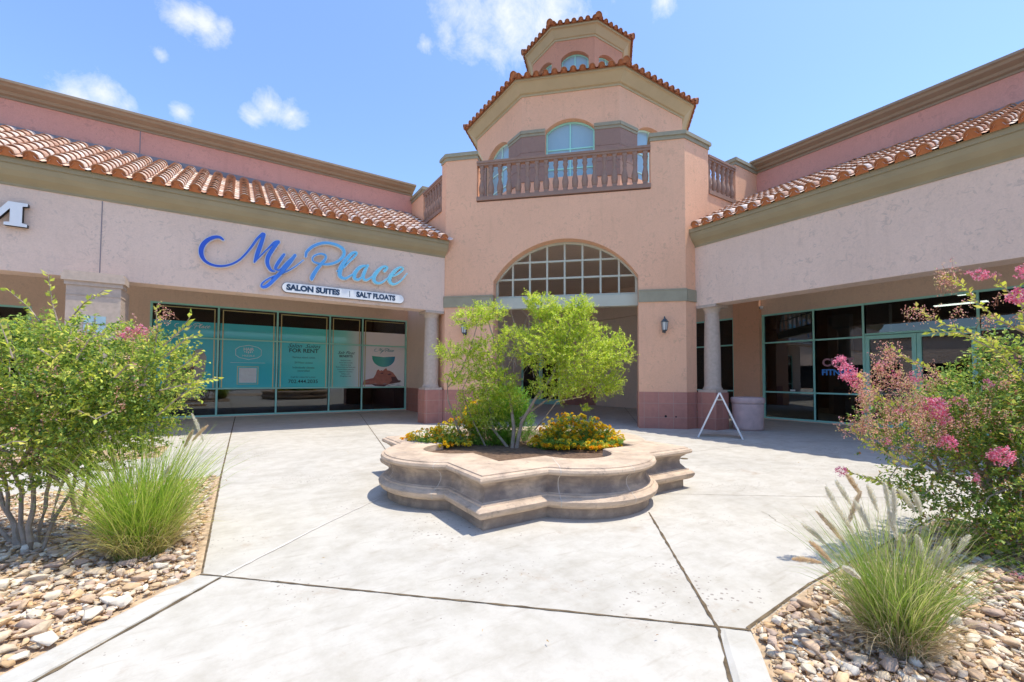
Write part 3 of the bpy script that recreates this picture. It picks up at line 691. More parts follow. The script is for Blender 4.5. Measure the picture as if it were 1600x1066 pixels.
# hexagonal badge in the second bay
cx, cz = .47, 2.42
hexo = [(-.42, .1), (-.42, -.12), (-.3, -.22), (0, -.29), (.3, -.22), (.42, -.12), (.42, .1), (.3, .2), (0, .27), (-.3, .2)]
mb = MB()
for j in range(10):
    (xa, za), (xb, zb_) = hexo[j], hexo[(j+1) % 10]; mb.add([FLG.pt(uL(cx+xa), nF+.006, cz+za), FLG.pt(uL(cx+xb), nF+.006, cz+zb_), FLG.pt(uL(cx+xb*.96), nF+.006, cz+zb_*.94), FLG.pt(uL(cx+xa*.96), nF+.006, cz+za*.94)], [(0, 1, 2, 3)])
FLG.box(mb, uL(-.1), uL(1.02), nF+.005, nF+.007, 2.01, 2.022)
for j in range(5): FLG.box(mb, uL(cx-.14+j*.06), uL(cx-.11+j*.06), nF+.005, nF+.007, cz-.05+abs(j-2)*.02, cz+.03)
link('badge', mb, INKW, WL[1])
T(1, 'HAIR', cx, cz+.06, .15, INKW, bold=.004); T(1, 'MIZZLE', cx, cz-.17, .09, INKW, sx=1.4)
mb = MB(); FLG.box(mb, uL(.12), uL(.8), nF+.004, nF+.006, 1.2, 1.215); FLG.box(mb, uL(.12), uL(.8), nF+.004, nF+.006, 1.86, 1.875); FLG.box(mb, uL(.12), uL(.14), nF+.004, nF+.006, 1.215, 1.86); FLG.box(mb, uL(.78), uL(.8), nF+.004, nF+.006, 1.215, 1.86); link('notice_border', mb, 'gold', WL[1])
mb = MB(); FLG.box(mb, uL(.18), uL(.74), nF+.004, nF+.006, 1.26, 1.82); link('notice_panel', mb, INKW, WL[1])
# third bay
FLG_t = [( 'Salon Suites', 2.66, .26)]
T(2, 'Salon  Suites', 2.36, 2.66, .23, shear=.45, sx=1.0); T(2, 'FOR RENT', 2.36, 2.47, .22, bold=.004, sx=1.05)
for tx, z, s in (('Various sized suites', 2.24, .105), ('24 Hour access', 2.03, .105), ('Individually climate', 1.83, .105), ('controlled', 1.70, .105), ('Call for rates for a tour', 1.45, .095)): T(2, tx, 2.36, z, s)
T(2, '702.444.2035', 2.36, 1.24, .2, bold=.002, sx=1.0)
T(3, 'Salt Float', 3.97, 2.46, .18, shear=.45); T(3, 'BENEFITS', 3.97, 2.33, .13, bold=.003)
for j, tx in enumerate(('Reduces stress', 'Eases sore muscles', 'Improves sleep', 'Relieves joint and back pain', 'Lowers blood pressure', 'Supports relaxation', 'Softens skin', 'Weightless rest')): T(3, tx, 3.97, 2.17-j*.095, .07)
# fifth bay: printed bowl and floating face
small_script(4, 5.15, 6.02, 2.74, plain('blue_green_ink', (.08, .35, .42), .5))
mb = MB(); pts = [(5.05, 2.42), (5.05, 2.38)]+[(5.56+.5*math.cos(PI+PI*k/14), 2.36+.42*math.sin(PI+PI*k/14)) for k in range(15)]+[(6.07, 2.42), (5.8, 2.40), (5.56, 2.38), (5.3, 2.40)]
mb.add([FLG.pt(uL(x), nF+.005, z) for x, z in pts], [tuple(range(len(pts)))]); link('printed_bowl', mb, film_mat('printed_bowl_film', [(0, (.07, .42, .30)), (.5, (.12, .5, .45)), (1, (.03, .25, .45))], 5.05, 6.07), WL[4])
face = [(4.68, 1.16), (4.72, 1.34), (4.9, 1.40), (5.12, 1.45), (5.22, 1.62), (5.27, 1.78), (5.34, 1.83), (5.40, 1.77), (5.47, 1.80), (5.53, 1.77), (5.58, 1.83), (5.68, 1.90), (5.72, 1.80), (5.83, 1.78), (5.98, 1.70), (6.12, 1.52), (6.22, 1.36), (6.05, 1.22), (5.6, 1.14), (5.2, 1.17)]
mb = MB(); mb.add([FLG.pt(uL(x), nF+.005, z) for x, z in face[::-1]], [tuple(range(len(face)))]); link('printed_face', mb, SKIN, WL[4])
mb = MB()
for P in ([(5.72, 1.62), (5.86, 1.66), (5.92, 1.62), (5.8, 1.57)], [(5.4, 1.66), (5.5, 1.70), (5.56, 1.66), (5.48, 1.63)], [(5.9, 1.5), (6.1, 1.52), (6.22, 1.36), (6.35, 1.34), (6.3, 1.26), (6.05, 1.22), (5.8, 1.2), (5.95, 1.34)], [(5.0, 1.2), (5.4, 1.16), (5.8, 1.16), (5.6, 1.08), (5.2, 1.1)]):
    mb.add([FLG.pt(uL(x), nF+.0058, z) for x, z in P[::-1]], [tuple(range(len(P)))])
link('printed_hair', mb, SKIND, WL[4])
mb = MB()
for k in range(26):
    x = random.uniform(4.75, 6.3); z = random.uniform(1.1, 1.75) if k % 2 else random.uniform(1.1, 1.3); l = random.uniform(.1, .35); h = random.uniform(.006, .016)
    if x+l > 6.45 or (5.05 < x+l and x < 6.25 and z > 1.2): continue
    mb.add([FLG.pt(uL(x), nF+.0064+k*.00003, z), FLG.pt(uL(x+l/2), nF+.0064+k*.00003, z+h), FLG.pt(uL(x+l), nF+.0064+k*.00003, z), FLG.pt(uL(x+l/2), nF+.0064+k*.00003, z-h)], [(3, 2, 1, 0)])
link('printed_ripples', mb, plain('printed_ripple_grey', (.3, .38, .42), .4), WL[4])
# fitness shop lettering
RED = plain('rose_window_vinyl', (.45, .22, .25), .5); BLUE = plain('blue_window_vinyl', (.08, .30, .75), .5)
nR = -.02-.046
FRG.text('CULT', uR(6.62), nR, 1.93, .36, RED, WR[3], bold=.012, sx=1.0)
FRG.text('FITNESS', uR(6.64), nR, 1.63, .27, BLUE, WR[3], bold=.010, sx=.95)
FRG.text('CULT', uR(2.55), nR, 1.93, .36, RED, WR[4], bold=.012, sx=1.05)
FRG.text('FITNESS', uR(2.55), nR, 1.63, .27, BLUE, WR[4], bold=.010, sx=.95)
mb = MB(); FRG.box(mb, uR(7.62), uR(7.46), -.02, .0, 1.055, 1.115); link('hours_sticker', mb, 'white', WR[2])
mb = MB(); c = onX(1193, 480.5, 16.5); 
cg = empty('security_camera', (16.48, c[1]+.06, c[2]), 'small white dome security camera on the wall left of the fitness shop window', 'camera')
mb.lathe((16.45, c[1]+.06, c[2]-.04), [(.03, -.02), (.062, 0), (.07, .04), (.07, .09)], 14); link('housing', mb, 'white', cg)
mb = MB(); mb.lathe((16.395, c[1]+.09, c[2]-.02), [(.004, -.02), (.026, -.01), (.026, .012), (.004, .02)], 10); link('lens', mb, 'black', cg)

# ------------------------------------------------------------------ entrance tower
TW = empty('entrance_tower', (11.0, 13.0, 0), 'salmon pink octagonal entrance tower with arched opening, balcony balustrade and stacked tiled roofs', 'tower')
A0, A1 = (5.79, 13.36), (11.15, 8.0)
FF = Fr(A0, A1); LFF = FF.L
ua, ub = 1.655, 6.215
ZS, RISE = 4.62, 1.27
ZB = 7.36; uPL, uPR = 1.07, 6.59
mb = MB()
panel(mb, FF, 0, LFF, 0, ZB-.1, .62, [(ua, ub, 0, ZS, RISE)], 28)
FF.box(mb, 0, uPL, -.42, 0, ZB-.1, 8.73); FF.box(mb, uPR, LFF, -.42, 0, ZB-.1, 8.73)
FS = Fr((5.79, 16.8), (5.79, 13.36)); FT = Fr((11.15, 8.0), (15.3, 8.0))     # side walls facing -X and -Y
o = 16.8-13.36
panel(mb, FS, 0, o, 4.76, 7.2, .32); FS.box(mb, o-.36, o, -.4, 0, 7.2, 8.725); FS.box(mb, 0, 1.34, -.4, 0, 7.2, 8.5)
FS.box(mb, o-.5, o, -.8, 0, 0, 4.76)
panel(mb, FT, 0, 4.15, 4.76, 7.38, .32); FT.box(mb, 0, 1.2, -.4, 0, 7.38, 8.725); FT.box(mb, 2.73, 4.15, -.4, 0, 7.38, 8.69)
FT.box(mb, 0, .5, -.8, 0, 0, 4.76)
link('wall', mb, 'pink', TW)
# wainscot tiles, 2 cm proud
mb = MB(); FF.box(mb, -.01, ua-.001, -.3, .02, .001, 1.085); FS.box(mb, o-.48, o-.012, -.5, .022, .001, 1.085); FF.box(mb, ua-.02, ua+.02, -.62, -.3, .001, 1.083); link('tile_skirting', mb, 'wain', TW)
mb = MB(); FF.box(mb, ub+.001, LFF+.008, -.3, .02, .001, 1.085); FT.box(mb, .009, .46, -.5, .022, .001, 1.085); FF.box(mb, ub-.02, ub+.02, -.62, -.3, .001, 1.083); link('tile_skirting', mb, 'wain', TW)
mb = MB(); c = FF.pt(6.99, .021, .46); 
for (u, z, r) in ((6.98, .37, .035), (7.27, .36, .024)):
    mb = MB(); pts = [FF.pt(u+r*math.cos(2*PI*k/12), .0235, z+r*math.sin(2*PI*k/12)) for k in range(12)]; mb.add(pts, [tuple(range(12))]); link('outlet_hole', mb, 'black', TW)
# string band
for (p, q) in ((-.03, ua), (ub, LFF+.03)):
    mb = MB(); FF.box(mb, p, q, -.2, .035, 3.80, 4.16); FF.box(mb, p, q, -.2, .05, 4.13, 4.17)
    if p > 0: FT.box(mb, .03, .5, -.3, .04, 3.802, 4.158)
    else: FS.box(mb, o-.5, o-.03, -.3, .04, 3.802, 4.158)
    link('string_band', mb, 'band', TW)
# arched grille and beam
mb = MB(); arch_frame(mb, FF, ua+.005, ub-.005, 4.10, ZS, RISE-.005, -.42, -.34, .075, cols=[ua+(ub-ua)*k/8 for k in range(1, 8)], rows=[4.72, 5.27], nseg=28); link('arch_grille', mb, 'sage', TW)
mb = MB(); FF.box(mb, ua+.003, ub-.003, -.5, -.25, 3.75, 4.098); link('opening_beam', mb, 'sage', TW)
# caps on the parapet pillars
mb = MB()
def cap(mb, poly, z0): 
    mb.prism(poly, z0, z0+.09); 
    c = np.mean(poly, axis=0)
def offs_cap(F, u0, u1, n0, n1, z): 
    F.box(mb, u0-.02, u1+.02, n0-.02, n1+.03, z, z+.11); F.box(mb, u0-.06, u1+.06, n0-.06, n1+.08, z+.108, z+.20); F.box(mb, u0-.045, u1+.045, n0-.045, n1+.06, z+.199, z+.235)
for A_ in (((FF, .01, uPL, -.42, 0, 8.73), (FS, o-.36, o-.01, -.4, 0, 8.726)), ((FF, uPR, LFF-.01, -.42, 0, 8.731), (FT, .01, 1.2, -.4, 0, 8.727)), ((FS, 0, 1.34, -.4, 0, 8.42),), ((FT, 2.73, 4.15, -.4, 0, 8.69),)):
    mb = MB()
    for a_ in A_: offs_cap(*a_[:1], *a_[1:]) if False else offs_cap(*a_)
    link('parapet_cap', mb, 'band', TW)
# balustrades with individual balusters
def balustrade(F, u0, u1, z, n, ht=1.26, rw=.09):
    mb = MB(); F.box(mb, u0, u1, -.2, .045, z-.06, z+.035); F.box(mb, u0, u1, -.19, .03, z+.0345, z+.075); b = link('balustrade', mb, 'rail', TW)
    mb = MB(); F.box(mb, u0, u1, -.17, .01, z+ht-.14, z+ht-.07); F.box(mb, u0, u1, -.2, .04, z+ht-.071, z+ht); link('handrail', mb, 'rail', b)
    c0 = None
    for k in range(n):
        u = u0+(u1-u0)*(k+.5)/n
        if c0 is None:
            m2 = MB(); h0 = z+.074; H = ht-.215
            p = F.pt(u, -.08, 0); F.box(m2, u-.068, u+.068, -.148, -.012, h0, h0+.09*H); F.box(m2, u-.068, u+.068, -.148, -.012, h0+.92*H, h0+H+.002)
            m2.smooth = True
            m2.lathe((p[0], p[1], h0), [(0.065, .09*H), (0.088, .12*H), (0.094, .2*H), (0.104, .27*H), (0.094, .36*H), (0.059, .50*H), (0.050, .56*H), (0.071, .62*H), (0.053, .66*H), (0.059, .75*H), (0.088, .84*H), (0.065, .89*H), (0.073, .92*H)], 10, False)
            c0 = link('baluster', m2, 'rail', b); uu = u
        else:
            c = c0.copy(); COL.objects.link(c); c.parent = b; q, p = F.pt(u, 0, 0), F.pt(uu, 0, 0); c.location = (q[0]-p[0], q[1]-p[1], 0)
    return b
balustrade(FF, uPL, uPR, ZB, 18)
balustrade(FS, 1.34, o-.36, 7.2, 7, 1.2); balustrade(FT, 1.2, 2.73, 7.38, 6, 1.2)
# balcony floor
mb = MB(); mb.prism([(6.1, 13.5), (11.3, 8.3), (15.6, 8.3), (24, 16), (24, 26), (12, 26), (6.1, 16.8)], 7.0, 7.22); link('balcony_floor', mb, 'lime', TW)
# lobby
mb = MB(); mb.prism([(6.12, 13.5), (11.3, 8.33), (16.7, 8.33), (22, 15), (22, 24), (13, 24), (6.12, 19.6)], 6.05, 6.15); link('lobby_ceiling', mb, 'taupe', TW)
mb = MB(); 
mb.box((6.602, 13.96, 4.6), (6.95, 19.6, 6.1)); mb.box((16.40, 8.62, 4.599), (16.9, 19, 6.1)); mb.box((11.7, 8.02, 4.76), (16.5, 8.3, 6.05))
FB = Fr((11., 23.2), (18.2, 16.)); panel(mb, FB, -3, FB.L+2, 0, 6.1, .2, [(3.7, 5.9, 0, 2.9, 0)])
link('lobby_wall', mb, 'taupe', TW)
mb = MB(); FB.box(mb, -3, 3.69, .001, .03, .001, 1.03); FB.box(mb, 5.91, FB.L+2, .001, .03, .001, 1.03); link('tile_skirting', mb, 'wain', TW)
mb = MB()
for (p, q) in ((3.7, 4.8), (4.8, 5.9)): FB.box(mb, p, p+.1, -.12, -.03, .02, 2.9); FB.box(mb, q-.1, q, -.12, -.03, .02, 2.9); FB.box(mb, p+.1, q-.1, -.12, -.033, .02, .3); FB.box(mb, p+.1, q-.1, -.12, -.033, 2.8, 2.9)
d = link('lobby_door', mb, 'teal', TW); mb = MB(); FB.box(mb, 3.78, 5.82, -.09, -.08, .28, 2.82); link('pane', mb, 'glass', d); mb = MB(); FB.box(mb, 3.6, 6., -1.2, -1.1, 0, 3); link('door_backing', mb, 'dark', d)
mb = MB(); mb.prism([(11.5, 23), (18, 16.5), (20, 22), (15, 26)], 0, .02)

# octagon tiers
ctr = np.array([13.1, 15.1])
def octo(ap, rot=0):
    # corners of a regular octagon with one face towards (-1,-1); start at the left corner of the front face
    w = ap*2*math.tan(PI/8); n = np.array([-1, -1])/2**.5; t = np.array([1, -1])/2**.5
    out = []
    for k in range(8):
        a = k*PI/4; c, s = math.cos(a), math.sin(a)
        nn = np.array([n[0]*c-n[1]*s, n[0]*s+n[1]*c]); tt = np.array([t[0]*c-t[1]*s, t[0]*s+t[1]*c])
        out.append(ctr+nn*ap-tt*w/2)
    return out
def tier(ap, z0, z1, ops, zspan, mats):
    P = octo(ap); frames = []
    mb = MB()
    for k in range(8):
        a = P[k]; b = P[(k+1) % 8]; F = Fr(a, b); frames.append(F)
        panel(mb, F, 0, F.L, z0, z1, .34, ops(F), 14)
    return mb, frames
AP1 = 4.32
mb, F1 = tier(AP1, 7.2, 12.12, lambda F: [(F.L/2-.90, F.L/2+.90, 8.85, 10.62, .38)], None, None); link('tier_wall', mb, 'pink', TW)
for k in (7, 0, 1):
    F = F1[k]; mb = MB(); arch_frame(mb, F, F.L/2-.895, F.L/2+.895, 8.85, 10.61, .38, -.29, -.21, .06, cols=[F.L/2], rows=[9.25, 9.98], nseg=14)
    w = link('arched_window', mb, 'teal' if k == 0 else 'mint', TW); mb = MB(); arch_pane(mb, F, F.L/2-.89, F.L/2+.89, 8.86, 10.60, .375, -.25, 14); link('pane', mb, 'blueglass', w)
# plum blockwork piers between the tier windows, with a band above
for k in range(8):
    F = F1[k]
    for (p, q) in ((-.012, F.L/2-.905), (F.L/2+.905, F.L+.012)):
        mb = MB(); mb2 = MB()
        for j, (za, zb_) in enumerate(((8.75, 9.27), (9.285, 9.85), (9.865, 10.46))): F.box(mb, p, q, -.05, .03, za, zb_)
        F.box(mb, p, q, -.05, .018, 8.75, 10.46)
        F.box(mb2, p-.01, q, -.05, .05, 10.461, 10.56); F.box(mb2, p-.02, q, -.05, .08, 10.561, 10.68)
        link('block_pier', mb, 'plum', TW); link('string_band', mb2, 'band', TW)
def oct_ring(prof, m, name):
    mb = MB(); n0 = 0; k_ = 1/math.cos(PI/8)
    rings = []
    for ap, z in prof: rings.append([(p[0], p[1], z) for p in octo(ap)])
    for r in rings: mb.v += r
    for j in range(len(rings)-1):
        for i in range(8): a = j*8+i; b = j*8+(i+1) % 8; mb.face((a, b, b+8, a+8))
    return link(name, mb, m, TW)
OLV = plain('olive_yellow_eave_paint', (.46, .38, .23), .7, var=.05, scale=2, bs=.1)
oct_ring([(AP1-.05, 12.0), (AP1+.03, 12.0), (AP1+.03, 12.07), (AP1+.10, 12.09), (AP1+.34, 12.33), (AP1+.38, 12.35), (AP1+.42, 12.35), (AP1+.42, 12.47), (AP1-.3, 12.47)], OLV, 'eave_cornice')
def oct_roof(ap, z, slope, ap_top, w=.33):
    mb = MB(); P = octo(ap); t8 = math.tan(PI/8)
    for k in range(8):
        F = Fr(P[k], P[(k+1) % 8]); run = ap-ap_top; rise = run*slope; L = math.hypot(run, rise)
        up = np.array([-F.n[0]*run, -F.n[1]*run, rise])/L; nrm = np.array([F.n[0]*rise, F.n[1]*rise, run])/L; side = np.array([F.d[0], F.d[1], 0.])
        nc = int(round(F.L/w)); ww = F.L/nc
        for i in range(nc):
            u = ww*(i+.5); au = abs(u-F.L/2)+ww*.3; smax = min(L, (ap-au/t8)*L/run)
            if smax < .15: smax = .15
            tile_column(mb, np.array(F.pt(u, 0, z)), up, side, nrm, smax, .36, ww, pan=True, red=(.47, .19, .1) if random.random() < .75 else (.58, .33, .22))
        # solid deck below the tiles
        mb.color((.3, .12, .06)); a, b = P[k], P[(k+1) % 8]; Q = octo(ap_top)
        mb.add([(*a, z-.02), (*b, z-.02), (*Q[(k+1) % 8], z-.02+rise), (*Q[k], z-.02+rise)], [(0, 1, 2, 3)])
        # hip caps
        d = np.array([*(Q[k]-P[k]), rise]); Lh = np.linalg.norm(d); d /= Lh; sd_ = np.cross(d, [0, 0, 1]); sd_ /= np.linalg.norm(sd_); nn = np.cross(sd_, d)
        tile_column(mb, np.array([*P[k], z+.05])-d*.04, d, sd_, nn, Lh, .36, .40, pan=False, red=(.45, .18, .1))
    return link('tiled_roof', mb, 'rooftile', TW)
oct_roof(AP1+.50, 12.42, .36, 1.9)
AP2 = 2.0
mb, F2_ = tier(AP2, 13.2, 15.95, lambda F: [(F.L/2-.58, F.L/2+.58, 13.9, 15.02, .28)], None, None); PK2 = stucco('orange_pink_stucco', (.62, .30, .19)); link('tier_wall', mb, PK2, TW)
for k in (6, 7, 0, 1, 2):
    F = F2_[k]; mb = MB(); arch_frame(mb, F, F.L/2-.575, F.L/2+.575, 13.9, 15.01, .28, -.27, -.2, .05, cols=[F.L/2], rows=[14.5], nseg=12)
    w = link('arched_window', mb, 'teal', TW); mb = MB(); arch_pane(mb, F, F.L/2-.57, F.L/2+.57, 13.91, 15.0, .275, -.23, 12); link('pane', mb, 'blueglass', w)
oct_ring([(AP2-.05, 15.8), (AP2+.03, 15.8), (AP2+.03, 15.87), (AP2+.08, 15.89), (AP2+.26, 16.12), (AP2+.30, 16.14), (AP2+.35, 16.14), (AP2+.35, 16.25), (AP2-.3, 16.25)], OLV, 'eave_cornice')
oct_roof(AP2+.42, 16.22, .36, .05, .3)

# engaged columns with tiled pedestals at both ends of the tower opening
def column(x0, y0, lab):
    # pedestal square from (x0,y0), .62 wide
    g = empty('column', (x0+.31, y0+.31, 0), lab, 'column', 'columns beside the tower')
    mb = MB(); mb.box((x0, y0, .001), (x0+.62, y0+.62, 1.085)); link('pedestal', mb, 'wain', g)
    c = (x0+.31, y0+.31, 0); mb = MB(); mb.box((x0+.02, y0+.02, 1.086), (x0+.6, y0+.6, 1.16)); mb.box((x0-.0, y0-.0, 3.60), (x0+.62, y0+.62, 3.678))
    mb.smooth = True; mb.lathe(c, [(.27, 1.16), (.28, 1.20), (.245, 1.24), (.235, 1.3), (.232, 2.2), (.205, 3.42), (.205, 3.46), (.225, 3.48), (.225, 3.5), (.25, 3.56), (.28, 3.6)], 28, False)
    link('shaft', mb, 'lime', g)
column(5.14, 13.385, 'stone column on a tiled pedestal at the left side of the tower, next to the salon window')
column(11.605, 7.345, 'stone column on a tiled pedestal at the right side of the tower, behind the sandwich board')
# square limestone pilaster of the left wing
g = empty('stone_pier', (-2.55, 13.2, 0), 'square pale limestone pier on the left wing below the white M', 'pier')
mb = MB(); mb.box((-2.99, 12.98, 0), (-2.12, 13.9, 3.44)); mb.box((-3.0, 12.97, 1.2), (-2.11, 13.9, 1.205)); mb.box((-3.0, 12.97, 3.23), (-2.11, 13.9, 3.24)); link('shaft', mb, 'lime', g)
mb = MB(); mb.box((-3.02, 12.95, 3.441), (-2.09, 13.385, 3.53)); mb.box((-3.06, 12.91, 3.531), (-2.05, 13.385, 3.68)); mb.box((-3.03, 12.94, 3.681), (-2.08, 13.385, 3.74)); link('cap', mb, 'lime', g)
mb = MB()
for i in range(2):
    for j in range(2): x = -2.70+i*.19; z = 2.44+j*.19; mb.box((x, 12.962, z), (x+.16, 12.979, z+.16))
link('glass_tile', mb, plain('pale_blue_glass_tile', (.35, .5, .55), .2), g)

# wall lanterns
def lantern(P, lab):
    g = empty('wall_lantern', P, lab, 'wall lantern', 'lanterns on the tower piers'); x, y, z = P
    n = np.array([-1, -1])/2**.5; c = np.array([x, y])+n*.16
    mb = MB(); FP_ = Fr((x-.07*2**-.5*-1-.1, y), (x, y))
    FF2 = Fr((x-.05, y+.05), (x+.05, y-.05)); L2 = FF2.L/2
    FF2.box(mb, L2-.05, L2+.05, 0, .025, z-.24, z+.12); mb.tube([FF2.pt(L2, .02, z+.02), FF2.pt(L2, .09, z+.19), (c[0], c[1], z+.235)], .011, 6); link('bracket', mb, 'iron', g)
    mb = MB(); mb.lathe((c[0], c[1], z), [(.002, .235), (.02, .21), (.028, .17), (.05, .15), (.075, .115), (.11, .075), (.115, .062), (.085, .06)], 6); mb.lathe((c[0], c[1], z), [(.075, -.175), (.06, -.2), (.035, -.21), (.02, -.25), (.006, -.275)], 6)
    for k in range(6):
        a = 2*PI*k/6; mb.tube([(c[0]+.098*math.cos(a), c[1]+.098*math.sin(a), z+.065), (c[0]+.07*math.cos(a), c[1]+.07*math.sin(a), z-.18)], .007, 4)
    link('lantern_frame', mb, 'iron', g)
    mb = MB(); mb.lathe((c[0], c[1], z), [(.066, -.175), (.093, .06)], 6); link('lamp_glass', mb, 'lampglass', g)
p = FF.pt(6.95, .005, 3.10); lantern(p, 'dark iron wall lantern on the right pier of the tower')
p = FF.pt(.72, .005, 3.12); lantern(p, 'dark iron wall lantern on the left pier of the tower, partly behind the tree')

# A-frame sandwich board seen edge-on
g = empty('sandwich_board', (10.19, 6.36, 0), 'white sandwich board standing edge-on with spread legs before the right column', 'sandwich board')
pa, pb = onz(1091, 684), onz(1160, 686)
ap_ = (pa+pb)/2; vd = ap_[:2]/np.linalg.norm(ap_[:2]); pd_ = np.array([vd[1], -vd[0]]); FA = Fr(ap_[:2]-pd_*.51, ap_[:2]+pd_*.51); H = 1.12
def leaf_board(u, lab):
    mb = MB(); top = FA.L/2; t = .02; s = 1 if u > top else -1
    for n0, n1 in ((-.6, .0),):
        mb.hexa([FA.pt(u-t, n1, 0), FA.pt(u+t, n1, 0), FA.pt(u+t, n0, 0), FA.pt(u-t, n0, 0), FA.pt(top+s*.012-t, n1, H), FA.pt(top+s*.012+t, n1, H), FA.pt(top+s*.012+t, n0, H), FA.pt(top+s*.012-t, n0, H)])
    return mb
link('board', leaf_board(.0, ''), 'white', g); link('board', leaf_board(FA.L, ''), 'white', g)
mb = MB(); FA.box(mb, FA.L/2-.06, FA.L/2+.06, -.32, -.3, .93, .97); FA.box(mb, FA.L/2-.03, FA.L/2+.03, -.59, -.01, H-.004, H+.012); link('hinge', mb, 'white', g)
# litter bin
c = onX(1167, 640, 12.75); bx, by = 12.6, 6.98
g = empty('litter_bin', (bx, by, 0), 'squat round pink concrete litter bin between the right column and the fitness shop window', 'litter bin')
mb = MB(); mb.smooth = True; mb.lathe((bx, by, 0), [(.36, 0.), (.40, .03), (.41, .1), (.425, .72), (.425, .78)], 32); link('body', mb, 'bin', g)
mb = MB(); mb.smooth = True; mb.lathe((bx, by, 0), [(.44, .782), (.455, .80), (.455, .92), (.435, .95), (.36, .955), (.34, .93), (.33, .82)], 32, False); link('rim', mb, 'bin', g)
mb = MB(); mb.lathe((bx, by, 0), [(.345, .783), (.345, .84)], 24); link('liner', mb, 'black', g)

# ------------------------------------------------------------------ stone planter
PC = np.array([3.63, 5.35]); HS, LR, LI = 1.56, .92, .48
def outline(o, na=14):
    pts = []; h = HS+o; r = LR+o; dy = LI+o
    x = math.sqrt(r*r-dy*dy); a0 = math.atan2(-dy, -x); a1 = math.atan2(-dy, x)
    side = [(-h, -h), (-(h*.45+x*.55)-.0, -h)]
    side += [(r*math.cos(a0+(a1-a0)*k/na), -(h-dy)+r*math.sin(a0+(a1-a0)*k/na)) for k in range(na+1)]
    side += [(h*.45+x*.55, -h)]
    for q in range(4):
        c, s = round(math.cos(q*PI/2)), round(math.sin(q*PI/2)); pts += [(PC[0]+x_*c-y_*s, PC[1]+x_*s+y_*c) for x_, y_ in side]
    return pts
PROF = [(0, 0), (0, .105), (.012, .115), (.055, .125), (.088, .145), (.104, .175), (.108, .205), (.088, .228), (.055, .245), (.05, .262), (.022, .268), (.008, .285), (-.028, .33), (-.034, .37), (-.02, .415), (.02, .445), (.026, .458), (.046, .462), (.078, .478), (.088, .502), (.078, .526), (.045, .538), (.043, .548), (.015, .56), (-.43, .562), (-.445, .55), (-.45, .40)]
pl = empty('stone_planter', (PC[0], PC[1], 0), 'large quatrefoil cast stone planter standing in the middle of the paved court', 'planter')
mb = MB(); n0 = 0
outs = [outline(o) for o, z in PROF]; m_ = len(outs[0])
for (o, z), ring_ in zip(PROF, outs): mb.v += [(x+random.uniform(-.0015, .0015), y+random.uniform(-.0015, .0015), z) for x, y in ring_]
arcidx = [q*(m_//4)+2+k for q in range(4) for k in range(14)]
for j in range(len(PROF)-1):
    for i in range(m_):
        mb.smooth = (i in arcidx) or True
        a = j*m_+i; b = j*m_+(i+1) % m_; mb.face((a, b, b+m_, a+m_))
wall_o = link('wall', mb, 'cast', pl)
wall_o.data.shade_smooth()
try:
    wall_o.data.set_sharp_from_angle(angle=R(38))
except Exception: pass
mb = MB()
def joint_line(i):
    P = [np.array([*outs[j][i], PROF[j][1]]) for j in range(len(PROF)-3)]+[np.array([*outs[len(PROF)-3][i], .564])]
    t = np.array(outs[0][(i+1) % m_])-np.array(outs[0][i-1]); t /= np.linalg.norm(t); n = np.array([t[1], -t[0]]); w = .005
    n0 = len(mb.v)
    for p in P:
        for s in (1, -1): mb.v.append((p[0]+t[0]*w*s+n[0]*.003, p[1]+t[1]*w*s+n[1]*.003, p[2]+.001))
    for k in range(4, len(P)-1): a = n0+2*k; mb.face((a, a+1, a+3, a+2))
for q in range(4):
    for i in (2+1, 2+7, 2+13): joint_line(q*(m_//4)+i)
link('mortar_joint', mb, plain('pale_mortar', (.6, .52, .43), .9, var=.1), pl)
mb = MB(); so_ = outline(-.445); cz_ = .47
K = 60
xs = np.linspace(-HS-.1, HS+.1, K)
mb.v = [(x, y, cz_) for x, y in so_]; mb.face(range(m_))
link('soil', mb, 'soil', pl)

# ------------------------------------------------------------------ foliage tools
def rand_unit(n):
    v = rng.normal(size=(n, 3)); return v/np.linalg.norm(v, axis=1)[:, None]
def unit(v): return v/(np.linalg.norm(v, axis=-1, keepdims=True)+1e-9)
def fast_mesh(name, V, Fc, k, colors, m, parent=None, off=None, **kw):
    # V (n,3), Fc (m,k) indices, colors (m,3)
    o_ = np.array(wloc(parent)) if parent is not None else (np.array(off) if off is not None else np.zeros(3))
    V = V-o_
    me = bpy.data.meshes.new(name); me.vertices.add(len(V)); me.vertices.foreach_set('co', V.astype('f').ravel())
    me.loops.add(Fc.size); me.loops.foreach_set('vertex_index', Fc.astype('i').ravel())
    me.polygons.add(len(Fc)); me.polygons.foreach_set('loop_start', np.arange(0, Fc.size, k, dtype='i')); 
    me.update(calc_edges=True); me.validate()
    ca = me.color_attributes.new('Col', 'FLOAT_COLOR', 'CORNER')
    c = np.concatenate([np.repeat(colors, k, axis=0), np.ones((len(Fc)*k, 1))], axis=1); ca.data.foreach_set('color', c.astype('f').ravel())
    me.materials.append(MT[m] if isinstance(m, str) else m)
    o = bpy.data.objects.new(name, me); COL.objects.link(o)
    if parent is not None: o.parent = parent
    elif off is not None: o.location = off
    return tag(o, **kw)
